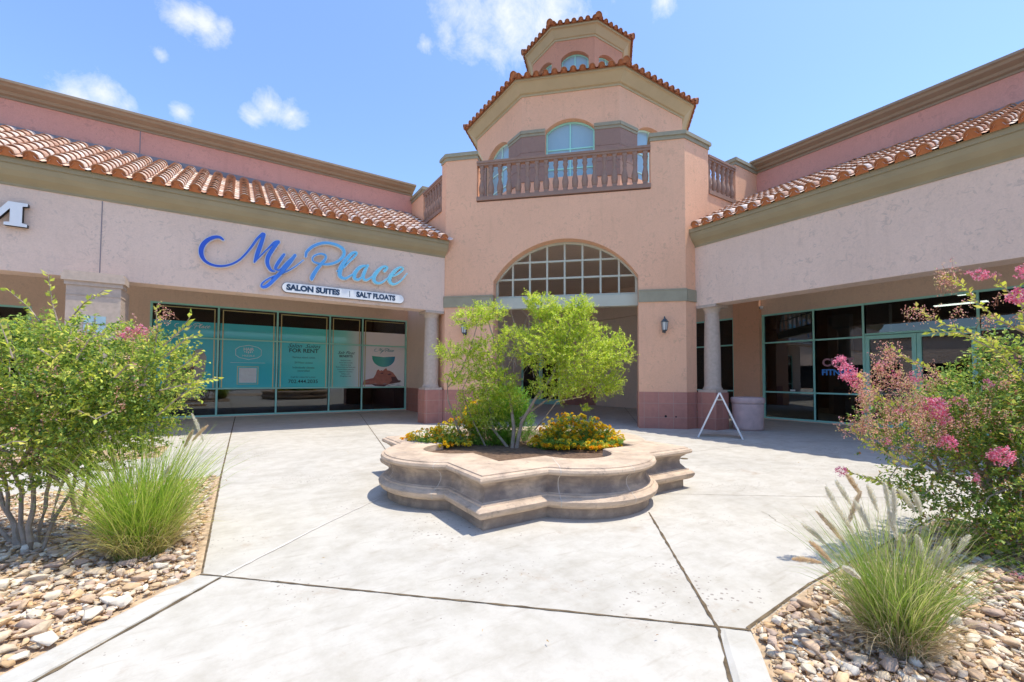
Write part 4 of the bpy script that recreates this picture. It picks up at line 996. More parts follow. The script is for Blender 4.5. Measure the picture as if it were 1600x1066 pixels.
class Leaves:
    def __init__(s): s.V = []; s.C = []
    def add(s, P, D, L, Wd, C, fold=.25, up=None):
        # P base, D direction, L length, Wd width, C colour
        n = len(P); L = np.broadcast_to(L, n)[:, None]; Wd = np.broadcast_to(Wd, n)[:, None]
        r_ = rand_unit(n) if up is None else unit(up+rand_unit(n)*.45)
        side = unit(np.cross(D, r_)); nr = np.cross(side, D)
        m = P+D*L*.5
        s.V.append(np.stack([P, m-side*Wd/2+nr*Wd*fold, P+D*L-nr*L*.08, m+side*Wd/2+nr*Wd*fold], axis=1)); s.C.append(C)
    def build(s, name, m, parent, **kw):
        V = np.concatenate(s.V); C = np.concatenate(s.C); n = len(V); b = np.arange(n)[:, None]*4
        F_ = np.concatenate([b+np.array([[0, 1, 2]]), b+np.array([[0, 2, 3]])], axis=1).reshape(-1, 3)
        return fast_mesh(name, V.reshape(-1, 3), F_, 3, np.repeat(C, 2, axis=0), m, parent, **kw)
def pick(cols, n, p=None, var=.15):
    cols = np.array(cols); i = rng.choice(len(cols), n, p=p); return cols[i]*(1+rng.uniform(-var, var, (n, 1)))
def twigs(lv, P0, D, L, nl, ll, lw, cols, p=None, droop=.1, tipcols=None, spread=.9, stems=None, srad=.003):
    # leafy shoots: nl leaves along each
    n = len(P0); L = np.broadcast_to(L, n)
    for k in range(nl):
        t = (k+.5)/nl; bend = np.array([0, 0, -droop])*t*t
        q = P0+D*(L*t)[:, None]+bend*L[:, None]+rng.normal(size=(n, 3))*.004
        a = rand_unit(n); ld = unit(D*.55+unit(a-D*np.sum(a*D, 1)[:, None])*spread+np.array([0, 0, .12]))
        c = pick(cols, n, p) if tipcols is None or t < .6 else pick(tipcols, n)
        lv.add(q, ld, ll*rng.uniform(.45, 1.25, n)*(1-.3*t), lw*rng.uniform(.5, 1.2, n)*(1-.3*t), c, up=np.array([[0, 0, 1.]])*np.ones((n, 1)))
    if stems is not None:
        for i in range(0, n): stems.append((P0[i], P0[i]+D[i]*L[i]*.5, P0[i]+D[i]*L[i]+np.array([0, 0, -droop*L[i]]), srad))
def ellip(px, py, rx, ry, f, df):
    # an ellipsoid in the world given by where it stands (bearing, height, distance)
    c = dep(px, py, f); return c, rx*f/FP, ry*f/FP, df
def in_ellip(e, n, lo=.25, hi=1.):
    c, a, b_, d = e; u = rand_unit(n); r = (rng.uniform(lo**3, hi**3, n)**(1/3))[:, None]
    h = np.array([_f[0], _f[1], 0]); h /= np.linalg.norm(h)
    P = c+(u[:, :1]*a)*_r+(u[:, 1:2]*b_)*np.array([0, 0, 1.])+(u[:, 2:]*d)*h if False else None
    off = u[:, :1]*a*_r+u[:, 1:2]*b_*np.array([[0, 0, 1.]])+u[:, 2:]*d*h
    return c+off*r, unit(off/1.0)
def stem_mesh(stems, extra=()):
    mb = MB()
    for a, b_, c, r in stems: mb.tube([a, b_, c], [r, r*.75, r*.35], 3)
    for pts, rad in extra: mb.tube(pts, rad, 7)
    return mb
def wander(a, b, k=6, amp=.05):
    a, b = np.array(a, float), np.array(b, float); P = [a+(b-a)*t for t in np.linspace(0, 1, k)]
    for i in range(1, k-1): P[i] = P[i]+rng.normal(size=3)*amp*np.linalg.norm(b-a)
    return P
def taper(r0, r1, k): return list(np.linspace(r0, r1, k))
def blossom(lv, c, r, n, cols, elong=1.4, axis=None):
    ax = unit(np.array(axis if axis is not None else [0, 0, 1.], float)); u = rand_unit(n); al = u @ ax; off = (u+np.outer(al, ax)*(elong-1))*r*rng.uniform(.5, 1, (n, 1))
    # petals gather in florets
    fl = c+(lambda w: (w+np.outer(w @ ax, ax)*(elong-1))*r*.9)(rand_unit(max(6, n//14)))
    P = fl[rng.integers(0, len(fl), n)]+rng.normal(size=(n, 3))*r*.17
    lv.add(P, rand_unit(n), r*.26*rng.uniform(.7, 1.2, n), r*.24*rng.uniform(.7, 1.2, n), pick(cols, n, var=.2))
GREEN = [(.20, .34, .07), (.29, .43, .08), (.14, .25, .06), (.40, .51, .11)]
LIME = [(.68, .74, .10), (.56, .68, .10), (.78, .74, .16)]
BRONZE = [(.50, .26, .10), (.60, .38, .13), (.44, .17, .08)]
PINK = [(.88, .24, .38), (.92, .38, .52), (.80, .14, .26), (.95, .54, .64)]

def shrub(name, label, base, clumps, ntw, stems_px, shoots, cols, p, leafl, blossoms=(), pods=(), shade_group=None, podn=26):
    g = empty(name, base, label, 'shrub')
    lv = Leaves(); st = []; fine = []
    tot = sum(c[2]*c[3] for c in clumps)
    for (px, py, rx, ry, f, df) in clumps:
        e = ellip(px, py, rx, ry, f, df); n = int(ntw*rx*ry/tot)
        P, U = in_ellip(e, n, .35, 1.)
        D = unit(U*.8+np.array([0, 0, .45])+rand_unit(n)*.55)
        L = rng.uniform(.10, .26, n)
        twigs(lv, P-D*L[:, None]*.4, D, L, 11, leafl, leafl*.56, cols, p, .15, tipcols=None, stems=fine if True else None, srad=.0022)
        for k in range(max(2, n//90)):
            q = P[rng.integers(0, n)]; b0 = np.array(stems_px[rng.integers(0, len(stems_px))][1])
            st.append((wander(b0, q, 6, .04), taper(.011, .003, 6)))
    for b0, t0, r0 in stems_px: st.append((wander(b0, t0, 6, .018), taper(r0, r0*.62, 6)))
    sh = []
    for pts, n in shoots:
        Q = [dep(*q) for q in pts]
        st.append((Q, taper(.007, .002, len(Q))))
        for a, b_ in zip(Q[:-1], Q[1:]):
            d = unit(b_-a); k = max(2, int(np.linalg.norm(b_-a)/.02*n)); t = np.linspace(0, 1, k)[:, None]
            P = a+(b_-a)*t; au = rand_unit(k); ld = unit(d*.7+unit(au-np.outer(au @ d, d))*.8)
            lv.add(P, ld, leafl*rng.uniform(.8, 1.2, k), leafl*.5*rng.uniform(.8, 1.2, k), pick(LIME, k))
    trunk = link('trunk', stem_mesh([], st), 'bark', g)
    link('twig', stem_mesh([fine[i] for i in range(0, len(fine), 5)]), plain('brown_twig', (.24, .14, .08), .8), g, kind='stuff')
    lv.build('crown', 'leaf', g)
    for k, (px, py, f, r, el, n) in enumerate(blossoms):
        bl = Leaves(); c = dep(px, py, f); blossom(bl, c, r*1.3, int(n*1.7), PINK, el, axis=(rng.normal()*.3, rng.normal()*.3, 1)); bl.build('blossom', 'petal', g)
    if pods:
        pd = Leaves(); fs = []
        for (px, py, rx, ry, f, df, n) in pods:
            P, U = in_ellip(ellip(px, py, rx, ry, f, df), n, .3, 1.)
            for q in P:
                ax = unit(np.array([rng.normal()*.35-.15*_r[0], rng.normal()*.35, 1.])); L = rng.uniform(.07, .15)
                fs.append((q, q+ax*L*.5, q+ax*L, .0018))
                m_c = int(podn*.7); t = rng.uniform(0, 1, m_c); rr = (1-t)*.035+.008
                pos_ = q+ax*L*t[:, None]+rand_unit(m_c)*rr[:, None]
                pd.add(pos_, rand_unit(m_c), .014*rng.uniform(.6, 1.3, m_c), .011, pick([(.86, .46, .34), (.86, .56, .36), (.78, .34, .28), (.92, .50, .50), (.78, .72, .28)], m_c))
        pd.build('seed_panicle', 'petal', g, kind='stuff'); link('panicle_stem', stem_mesh(fs), plain('reddish_stem', (.35, .16, .08), .7), g, kind='stuff')
    return g
# left crape myrtle
bL = onz(35, 862)
stL = []
for (x0, y0, x1, y1, f1, r0) in [(40, 862, -15, 745, 3.9, .022), (44, 864, 22, 740, 3.8, .02), (50, 866, 48, 740, 3.7, .024), (56, 862, 80, 745, 3.8, .02), (36, 858, -40, 770, 4., .018), (60, 860, 118, 735, 4., .018),
                               (120, 806, 100, 735, 4.3, .022), (124, 806, 140, 730, 4.4, .02), (190, 792, 182, 735, 4.5, .022), (192, 793, 205, 730, 4.5, .016), (30, 862, 8, 750, 3.9, .02), (62, 866, 95, 760, 3.7, .014)]:
    b0 = onz(x0, y0); stL.append((tuple(b0-np.array([0, 0, .03])), tuple(dep(x1, y1, f1)), r0))
clL = [(60, 600, 105, 92, 3.9, .6), (165, 590, 100, 85, 3.9, .6), (235, 600, 65, 58, 4.0, .5), (35, 690, 85, 55, 3.8, .5), (150, 680, 85, 55, 3.8, .5), (250, 560, 45, 38, 3.9, .35), (-60, 620, 80, 120, 3.9, .6), (105, 530, 85, 38, 3.9, .45), (225, 665, 45, 40, 3.9, .3), (20, 530, 60, 40, 3.9, .4), (110, 630, 120, 80, 3.7, .3), (75, 735, 75, 25, 3.8, .35)]
shL = [([(95, 520, 3.8), (82, 475, 3.8), (75, 428, 3.8)], 1), ([(75, 520, 3.8), (45, 480, 3.8), (12, 453, 3.8)], 1), ([(105, 505, 3.8), (130, 475, 3.8), (162, 454, 3.8)], 1), ([(250, 610, 3.7), (295, 600, 3.7), (340, 590, 3.7)], 1),
       ([(245, 650, 3.7), (280, 620, 3.7), (310, 600, 3.7)], 1.2), ([(255, 560, 3.8), (290, 530, 3.8), (312, 522, 3.8)], 1), ([(240, 560, 3.8), (246, 515, 3.8), (244, 482, 3.8)], 1), ([(255, 540, 3.8), (285, 515, 3.8), (300, 490, 3.8)], 1), ([(260, 590, 3.8), (295, 565, 3.8), (314, 548, 3.8)], 1.1),
       ([(180, 640, 3.4), (150, 655, 3.3), (120, 640, 3.3)], 1), ([(60, 545, 3.4), (85, 560, 3.35), (105, 540, 3.3)], 1), ([(180, 590, 3.4), (200, 570, 3.35), (215, 575, 3.3)], 1), ([(20, 560, 3.3), (10, 530, 3.3), (0, 505, 3.3)], 1), ([(0, 700, 3.2), (20, 690, 3.2), (40, 690, 3.2)], 1), ([(120, 560, 3.4), (140, 530, 3.4), (165, 520, 3.4)], 1)]
shrub('crape_myrtle', 'big leafy green crape myrtle with pale stems in the gravel bed left of the path', tuple(bL), clL, 3000, stL, shL, GREEN+LIME, [.18, .20, .08, .20, .14, .12, .08], .052,
      [(200, 521, 3.7, .035, 1.1, 160), (221, 515, 3.7, .03, 1., 130), (186, 528, 3.7, .022, 1., 80), (228, 523, 3.75, .02, 1., 60)], [(262, 500, 24, 10, 3.8, .05, 8), (215, 525, 25, 14, 3.7, .1, 10), (130, 600, 130, 80, 3.45, .15, 26), (60, 700, 80, 40, 3.4, .15, 8)], podn=20)
# right crape myrtle
bR = np.array([6.1, .75, 0.])
stR = []
for k in range(9):
    a = rng.uniform(0, 2*PI); stR.append((tuple(bR+np.array([.12*math.cos(a), .12*math.sin(a), -.02])), tuple(dep(1470+k*18, 740-(k % 4)*30, 3.9+.1*(k % 3))), .02))
clR = [(1560, 640, 110, 62, 4.2, .6), (1470, 640, 62, 40, 4.0, .4), (1550, 740, 100, 66, 3.9, .6), (1505, 805, 80, 34, 3.7, .4), (1590, 850, 55, 55, 3.5, .35), (1430, 740, 30, 20, 3.9, .3), (1440, 690, 46, 26, 3.9, .35), (1410, 765, 35, 18, 3.8, .15), (1590, 560, 60, 40, 4.0, .3), (1650, 700, 90, 180, 3.8, .5), (1380, 665, 35, 40, 3.9, .15), (1510, 590, 40, 25, 4.0, .2), (1545, 655, 80, 60, 3.7, .2)]
shR = [([(1600, 560, 3.9), (1530, 525, 3.9), (1470, 505, 3.9), (1432, 480, 3.9)], 1.2), ([(1600, 520, 3.7), (1560, 500, 3.7), (1525, 470, 3.7), (1505, 445, 3.7), (1478, 430, 3.7)], 1.4), ([(1480, 600, 3.9), (1440, 570, 3.9), (1392, 545, 3.9)], 1), ([(1420, 660, 3.7), (1375, 620, 3.7), (1340, 590, 3.7)], 1), ([(1420, 780, 3.7), (1370, 750, 3.7), (1325, 738, 3.7)], 1.6), ([(1600, 480, 3.6), (1570, 450, 3.6), (1545, 432, 3.6)], 1), ([(1620, 560, 3.7), (1600, 500, 3.7), (1592, 450, 3.7)], 1.2), ([(1420, 730, 3.7), (1370, 700, 3.7), (1330, 672, 3.7)], 1),
       ([(1600, 590, 3.7), (1550, 545, 3.7), (1500, 520, 3.7), (1455, 520, 3.7)], 1.3), ([(1620, 620, 3.7), (1570, 560, 3.6), (1540, 530, 3.6)], 1.4)]
shrub('crape_myrtle', 'crape myrtle with bright pink flower heads and rusty seed panicles at the right edge', tuple(bR), clR, 2500, stR, shR, GREEN+LIME+BRONZE, [.24, .24, .12, .16, .06, .06, .04, .03, .03, .02], .054,
      [(1313, 566, 3.7, .034, 1.2, 200), (1325, 583, 3.7, .045, 1.4, 300), (1340, 600, 3.7, .03, 1.2, 140), (1315, 737, 3.6, .03, 1., 150), (1462, 636, 3.6, .05, 1.2, 340), (1478, 655, 3.6, .04, 1., 200), (1480, 693, 3.5, .042, 1., 240), (1565, 712, 3.4, .05, 1., 320), (1532, 430, 3.6, .035, 1., 200), (1514, 428, 3.6, .022, 1., 90), (1556, 430, 3.6, .02, 1., 80), (1598, 425, 3.5, .035, 1.3, 200), (1590, 462, 3.5, .045, 1., 260), (1378, 573, 3.8, .03, 1., 120), (1395, 585, 3.8, .025, 1., 90), (1590, 900, 3.2, .02, 1., 50), (1430, 590, 3.7, .03, 1.3, 120), (1405, 640, 3.65, .028, 1.2, 110), (1500, 625, 3.6, .03, 1.1, 120), (1350, 640, 3.7, .022, 1.3, 80), (1545, 600, 3.6, .03, 1., 110), (1385, 690, 3.6, .022, 1.2, 80), (1520, 745, 3.4, .028, 1., 110)],
      [(1400, 625, 70, 50, 3.75, .15, 110), (1420, 680, 80, 35, 3.6, .15, 80), (1480, 660, 60, 40, 3.6, .15, 40), (1385, 560, 20, 22, 3.75, .05, 18), (1480, 440, 20, 22, 3.7, .05, 16), (1440, 500, 30, 14, 3.85, .05, 10), (1335, 675, 22, 16, 3.65, .05, 18), (1350, 620, 20, 30, 3.65, .05, 20), (1570, 640, 60, 60, 3.5, .1, 26), (1540, 500, 60, 25, 3.6, .05, 14), (1590, 790, 50, 50, 3.4, .15, 10), (1420, 590, 60, 25, 3.8, .1, 30)])

# tree in the planter
tb = onz(792, 702, .45)
g = empty('planter_tree', tuple(tb), 'small multi-stemmed lime green tree leaning to the right out of the stone planter', 'tree')
f0 = float((tb-EYE) @ _f)
st = []
def S_(pts, r0, r1): Q = [dep(x, y, f0+df) for x, y, df in pts]; Q[0] = Q[0]; st.append((Q, taper(r0, r1, len(Q))))
S_([(800, 706, 0), (803, 670, 0), (798, 630, .05), (790, 590, .1), (775, 540, .1), (762, 500, .1)], .03, .009)
S_([(806, 706, 0), (815, 660, -.05), (835, 625, -.1), (862, 590, -.1), (880, 545, -.1), (895, 500, 0)], .03, .008)
S_([(797, 704, .1), (770, 670, .15), (765, 635, .2), (780, 600, .2), (800, 560, .2), (830, 510, .15)], .024, .007)
S_([(812, 655, 0), (850, 628, 0), (885, 605, .1), (925, 590, .15), (960, 570, .2)], .018, .006)
S_([(722, 690, .2), (712, 660, .2), (700, 625, .2), (699, 600, .2), (708, 570, .2), (700, 545, .2)], .016, .005)
S_([(700, 605, .2), (720, 580, .2), (735, 545, .15), (745, 510, .1), (742, 490, .1)], .01, .004)
S_([(760, 700, .2), (735, 650, .2), (722, 610, .15), (740, 570, .1)], .013, .004)
S_([(835, 672, .3), (850, 655, .3), (870, 628, .3), (910, 620, .3), (930, 612, .3)], .012, .004)
for k in range(24):
    x, y = rng.uniform(800, 850), rng.uniform(520, 610); st.append((wander(dep(x, y, f0-.1), dep(x+rng.uniform(-35, 25), y-rng.uniform(20, 60), f0-.1+rng.uniform(-.2, .3)), 4, .06), taper(.004, .0015, 4)))
link('trunk', stem_mesh([], st), 'bark', g)
lv = Leaves(); fine = []
for (px, py, rx, ry, df, n) in [(737, 498, 34, 18, .1, 70), (700, 551, 22, 17, .2, 42), (728, 545, 20, 16, .1, 24), (765, 548, 34, 26, .1, 90), (715, 592, 26, 14, .15, 36), (775, 596, 40, 24, 0, 90), (765, 486, 30, 16, .1, 55), (850, 480, 30, 20, 0, 90), (905, 482, 26, 18, 0, 75), (880, 510, 55, 30, 0, 190), (845, 545, 52, 36, -.1, 210), (905, 560, 55, 42, -.1, 260), (958, 550, 32, 34, .1, 130), (935, 600, 32, 22, .1, 80), (868, 604, 46, 22, -.1, 110), (800, 520, 20, 16, .1, 30), (925, 518, 26, 12, .1, 30), (910, 640, 10, 8, 0, 8), (960, 595, 20, 18, .1, 30), (745, 620, 34, 20, .1, 60), (725, 645, 22, 16, .15, 26), (765, 650, 30, 24, .1, 60), (760, 585, 26, 20, .1, 40), (735, 570, 22, 16, .15, 28), (795, 625, 30, 18, 0, 50), (828, 468, 14, 10, 0, 18)]:
    P, U = in_ellip(ellip(px, py, rx*.86, ry*.86, f0+df, .34 if rx > 40 else .2), int(n*1.6), .1, 1.1)
    m = len(P)
    D = unit(U*.7+np.array([0, 0, .35])+rand_unit(m)*.6); L = rng.uniform(.09, .2, m)
    twigs(lv, P-D*L[:, None]*.4, D, L, 13, .05, .023, [(.62, .76, .07), (.72, .80, .10), (.46, .64, .06), (.78, .80, .22), (.32, .48, .05)], [.3, .28, .2, .12, .1], .1, spread=.75, stems=fine, srad=.0018)
link('twig', stem_mesh(fine[::2]), plain('pale_twig', (.33, .26, .16), .8), g, kind='stuff')
lv.build('crown', 'leaf', g)

def low_bush(name, label, spots, ll, lw, cols, p, tw, flowers=None, fcols=None, base=None, up=.5, nl=10, L=(.07, .16)):
    g = empty(name, base, label, 'bush'); lv = Leaves(); fine = []
    fl = Leaves()
    for (px, py, rx, ry, f, d) in spots:
        n = int(tw*rx*ry/1000.); P, U = in_ellip(ellip(px, py, rx, ry, f, d), n, .2, 1.)
        P[:, 2] = np.maximum(P[:, 2], .57 if f < FB_-.4 else .48)
        D = unit(U*.6+np.array([0, 0, up])+rand_unit(n)*.5); Ls = rng.uniform(*L, n)
        twigs(lv, P-D*Ls[:, None]*.3, D, Ls, nl, ll, lw, cols, p, .1, spread=.8, stems=fine, srad=.0016)
        if flowers:
            nf = int(flowers*rx*ry/1000.); Q, U2 = in_ellip(ellip(px, py, rx*1.02, ry*1.05, f, d*1.05), nf, .8, 1.08); Q[:, 2] = np.maximum(Q[:, 2], .5)
            for q in Q:
                c = pick(fcols, 1)[0]; k = 34; r = rng.uniform(.018, .032); nn = unit(np.array([rng.normal()*.5-.3, rng.normal()*.5-.3, 1.])); u = rand_unit(k); u = unit(u+nn*.9)
                fl.add(q+.04*nn+u*r*.55, unit(u+rand_unit(k)*.6), r*.8, r*.75, np.clip(c*(1+rng.uniform(-.2, .2, (k, 1))), 0, 1), up=nn[None]*np.ones((k, 1)))
    link('twig', stem_mesh(fine[::2]), plain('green_twig', (.16, .18, .05), .8), g, kind='stuff'); lv.build('foliage', 'leaf', g)
    if flowers: fl.build('flower', 'petal', g)
    return g
FB_ = float((onz(790, 690, .5)-EYE) @ _f)
low_bush('feathery_shrub', 'bright green feathery shrub at the foot of the planter tree', [(785, 662, 50, 40, FB_, .32), (790, 632, 38, 28, FB_+.05, .25), (770, 690, 34, 14, FB_-.1, .2)],   .05, .011, [(.24, .50, .05), (.34, .62, .07), (.16, .38, .04)], [.4, .4, .2], 420, base=tuple(onz(790, 700, .45)), up=1., nl=16, L=(.1, .22))
low_bush('feathery_shrub', 'dark green low shrub between the planter tree and the right lantana', [(838, 684, 26, 16, FB_+.3, .2), (860, 678, 14, 10, FB_+.3, .15)], .034, .012, [(.16, .34, .045), (.22, .44, .07), (.11, .24, .04)], [.4, .4, .2], 200, base=tuple(onz(840, 700, .45)), up=.8)
YEL = [(.95, .66, .02), (.96, .74, .04), (.95, .50, .02), (.97, .80, .12), (.96, .70, .03)]
LG = [(.24, .42, .06), (.16, .31, .04), (.38, .54, .09)]
low_bush('lantana', 'yellow lantana spilling over the left rim of the stone planter', [(682, 690, 46, 16, FB_-.15, .33), (715, 680, 38, 20, FB_, .28), (742, 655, 18, 26, FB_+.1, .14), (650, 694, 22, 9, FB_-.1, .2), (690, 698, 42, 8, FB_-.45, .2)], .036, .024, LG, [.4, .3, .3], 330, 170, YEL, tuple(onz(700, 705, .45)), L=(.05, .11))
low_bush('lantana', 'rounded yellow lantana bush on the right side of the stone planter', [(900, 688, 64, 23, FB_-.2, .36), (895, 670, 46, 19, FB_-.1, .3), (930, 690, 42, 20, FB_-.15, .32), (868, 698, 38, 15, FB_-.4, .24), (925, 705, 40, 10, FB_-.4, .2), (905, 704, 52, 12, FB_-.62, .2), (955, 700, 20, 12, FB_-.45, .2)], .036, .024, LG, [.4, .3, .3], 300, 165, YEL, tuple(onz(900, 712, .45)), L=(.05, .11))

# ------------------------------------------------------------------ fountain grasses
def grass_clump(label, base, nb, hgt, lean, spread, plumes, cols_g, straw, plume_pts, scale=1., rb=.13):
    g = empty('fountain_grass', tuple(base), label, 'ornamental grass')
    def blades(n, h, sp, wd, cols, rb, seg=7, bend=1.):
        az = rng.uniform(0, 2*PI, n); rr = rb*np.sqrt(rng.uniform(0, 1, n)); out = np.stack([np.cos(az), np.sin(az), 0*az], 1)
        P = base+out*rr[:, None]; tilt = rng.uniform(.02, 1, n)**1.1*sp; L = h*rng.uniform(.35, 1.1, n)
        az2 = az+rng.normal(size=n)*1.1; o2 = np.stack([np.cos(az2), np.sin(az2), 0*az], 1)
        d0 = unit(np.array([0, 0, 1.])+o2*tilt[:, None]+np.array(lean)); side = unit(np.cross(d0, rand_unit(n)))
        V = []; p = P.copy(); d = d0.copy(); ws = wd*rng.uniform(.7, 1.3, n)
        bd = rng.uniform(.4, 1.3, n)*bend
        for k in range(seg+1):
            t = k/seg; w = (ws*(1-t**2.2)+.0004)[:, None]; V.append(np.stack([p-side*w/2, p+side*w/2], 1))
            p = p+d*(L/seg)[:, None]; d = unit(d+np.array([0, 0, -1.])*(bd*.16*(.4+t))[:, None]+o2*(.05*bd)[:, None])
            p[:, 2] = np.maximum(p[:, 2], .012)
        V = np.stack(V, 1).reshape(n, -1, 3); C = pick(cols, n, var=.2)
        b = np.arange(n)[:, None, None]*(2*(seg+1))+np.arange(seg)[None, :, None]*2
        F_ = (b+np.array([[[0, 1, 3, 2]]])).reshape(-1, 4)
        return V.reshape(-1, 3), F_, np.repeat(C, seg, axis=0)
    V, F_, C = blades(nb, hgt, spread, .0048*scale, cols_g, rb); fast_mesh('blades', V, F_, 4, C, 'blade', g)
    V, F_, C = blades(int(nb*.75), hgt*.55, spread*1.7, .004*scale, straw, rb*1.1, bend=1.7); fast_mesh('dry_blades', V, F_, 4, C, 'blade', g)
    st = []; pl_ = Leaves()
    for (tip, back, c) in plume_pts:
        tip = np.array(tip); b0 = base+np.array([rng.normal()*.05, rng.normal()*.05, 0]); mid = (b0+tip)/2+np.array([0, 0, .10*np.linalg.norm(tip-b0)]); root = tip-np.array(back)
        st.append(([b0, b0*.6+mid*.4, mid, root, tip], [.0016, .0015, .0013, .001, .0006]))
        L = np.linalg.norm(back); ax = unit(np.array(back)); n = 950; t = rng.uniform(0, 1, n); u = rand_unit(n); u = unit(u-np.outer(u @ ax, ax)); rr = .0115*np.sin(PI*np.clip(t*.9+.08, 0, 1))**.7
        sag = np.array([0, 0, -1.])*(L*.12)*(t**2)[:, None]
        P = root+ax*(L*t)[:, None]+sag+u*(rr*.15)[:, None]; pl_.add(P, unit(u*.8+ax*1.1+rand_unit(n)*.25), rr*2.1*rng.uniform(.5, 1.2, n)+.004, .0014, pick([c, sc(c, .9), sc(c, 1.15)], n))
    link('stalk', stem_mesh([], st), plain('straw_stalk', (.45, .38, .18), .7), g, kind='stuff')
    if plume_pts: pl_.build('plume', 'plume', g)
    return g
CREAM = (1., .95, .80); TAN = (.92, .76, .55)
def plumes_px(lst, f):
    out = []
    for (x0, y0, x1, y1, c, df) in lst:
        a, b = dep(x0, y0, f+df), dep(x1, y1, f+df); out.append((b, b-a, c))
    return out
bgL = onz(222, 868); fL = float((bgL-EYE) @ _f)
grass_clump('bright green fountain grass clump with a few plumes beside the path on the left', bgL, 1700, 1.1, (.0, .0, 0), .5, 0, [(.42, .62, .07), (.54, .68, .10), (.30, .48, .05), (.64, .68, .18)], [(.70, .58, .24), (.62, .58, .18), (.5, .38, .18)],
            plumes_px([(168, 765, 180, 750, CREAM, 0), (200, 790, 212, 783, CREAM, -.2), (256, 750, 265, 725, CREAM, 0), (300, 690, 325, 660, TAN, .2), (288, 700, 302, 668, TAN, .2), (318, 690, 300, 640, CREAM, .3)], fL), 1., .17)
bgR = onz(1405, 1018); fR = float((bgR-EYE) @ _f)
pr_ = [(1310, 800, 1290, 755, CREAM, .1), (1330, 790, 1305, 745, CREAM, .15), (1345, 775, 1322, 735, TAN, .2), (1372, 800, 1355, 752, CREAM, 0), (1390, 800, 1382, 748, CREAM, .1), (1398, 815, 1396, 755, CREAM, -.1), (1402, 845, 1388, 790, CREAM, -.1), (1430, 800, 1405, 760, CREAM, .2), (1440, 805, 1428, 765, CREAM, .2), (1290, 850, 1252, 812, CREAM, .1), (1300, 880, 1265, 840, TAN, 0), (1285, 880, 1238, 868, TAN, -.05), (1320, 850, 1275, 790, TAN, .1), (1345, 905, 1318, 882, CREAM, -.3), (1475, 880, 1482, 838, CREAM, .1), (1495, 865, 1515, 832, CREAM, .2), (1490, 900, 1525, 880, CREAM, .1), (1500, 945, 1530, 935, CREAM, 0), (1480, 975, 1500, 968, CREAM, -.2), (1445, 880, 1432, 830, CREAM, -.1), (1462, 890, 1470, 850, CREAM, -.1), (1416, 875, 1410, 830, CREAM, .1), (1360, 830, 1335, 775, CREAM, 0), (1335, 835, 1300, 775, CREAM, .05), (1325, 820, 1345, 760, TAN, .1)]
grass_clump('fountain grass clump with many cream bottlebrush plumes in the gravel at the right foreground', bgR, 1500, .8, (-.04, .05, 0), .5, 0, [(.34, .50, .08), (.46, .58, .12), (.24, .38, .06), (.60, .62, .24), (.66, .60, .32)], [(.68, .52, .32), (.56, .44, .26), (.74, .62, .38)],
            plumes_px(pr_, fR), .75, .12)

# ------------------------------------------------------------------ gravel stones
import bmesh
def stone_shape():
    pts = rand_unit(13)*rng.uniform(.75, 1.05, (13, 1)); pts *= np.array([1.25, rng.uniform(.6, 1.), 1.]); pts[:, 2] = np.clip(pts[:, 2], -.6, .6)*rng.uniform(.45, .8)
    bm = bmesh.new()
    for p_ in pts: bm.verts.new(p_)
    bmesh.ops.convex_hull(bm, input=bm.verts)
    loose = [v for v in bm.verts if not v.link_faces]
    if loose: bmesh.ops.delete(bm, geom=loose, context='VERTS')
    bmesh.ops.bevel(bm, geom=list(bm.edges), offset=.05, segments=1, affect='EDGES', clamp_overlap=True)
    bmesh.ops.triangulate(bm, faces=bm.faces); bmesh.ops.recalc_face_normals(bm, faces=bm.faces); bm.verts.index_update()
    V = np.array([v.co[:] for v in bm.verts]); Fq = np.array([[v.index for v in f.verts] for f in bm.faces]); bm.free()
    return V, Fq
SH = [stone_shape() for _ in range(30)]
SC_ = [(.76, .60, .41), (.68, .48, .31), (.82, .70, .52), (.60, .43, .31), (.76, .53, .30), (.54, .40, .30), (.88, .78, .62), (.68, .44, .23), (.50, .42, .34)]
def inside(poly, x, y):
    c = np.zeros(len(x), bool); n = len(poly)
    for i in range(n):
        x0, y0 = poly[i]; x1, y1 = poly[i-1]
        t = ((y0 > y) != (y1 > y)); xi = (x1-x0)*(y-y0)/((y1-y0) if y1 != y0 else 1e-9)+x0; c ^= t & (x < xi)
    return c
def margin(poly, d): 
    c = np.mean(poly, axis=0); return poly
def in_view(x, y, pad=380):
    P = np.stack([x, y, 0*x], 1)-EYE; k = P @ _f; ok = k > .8; px = CX+FP*(P @ _r)/np.where(ok, k, 1); py = CY-FP*(P @ _u)/np.where(ok, k, 1)
    return ok & (px > -pad) & (px < 1600+pad) & (py < 1066+pad)
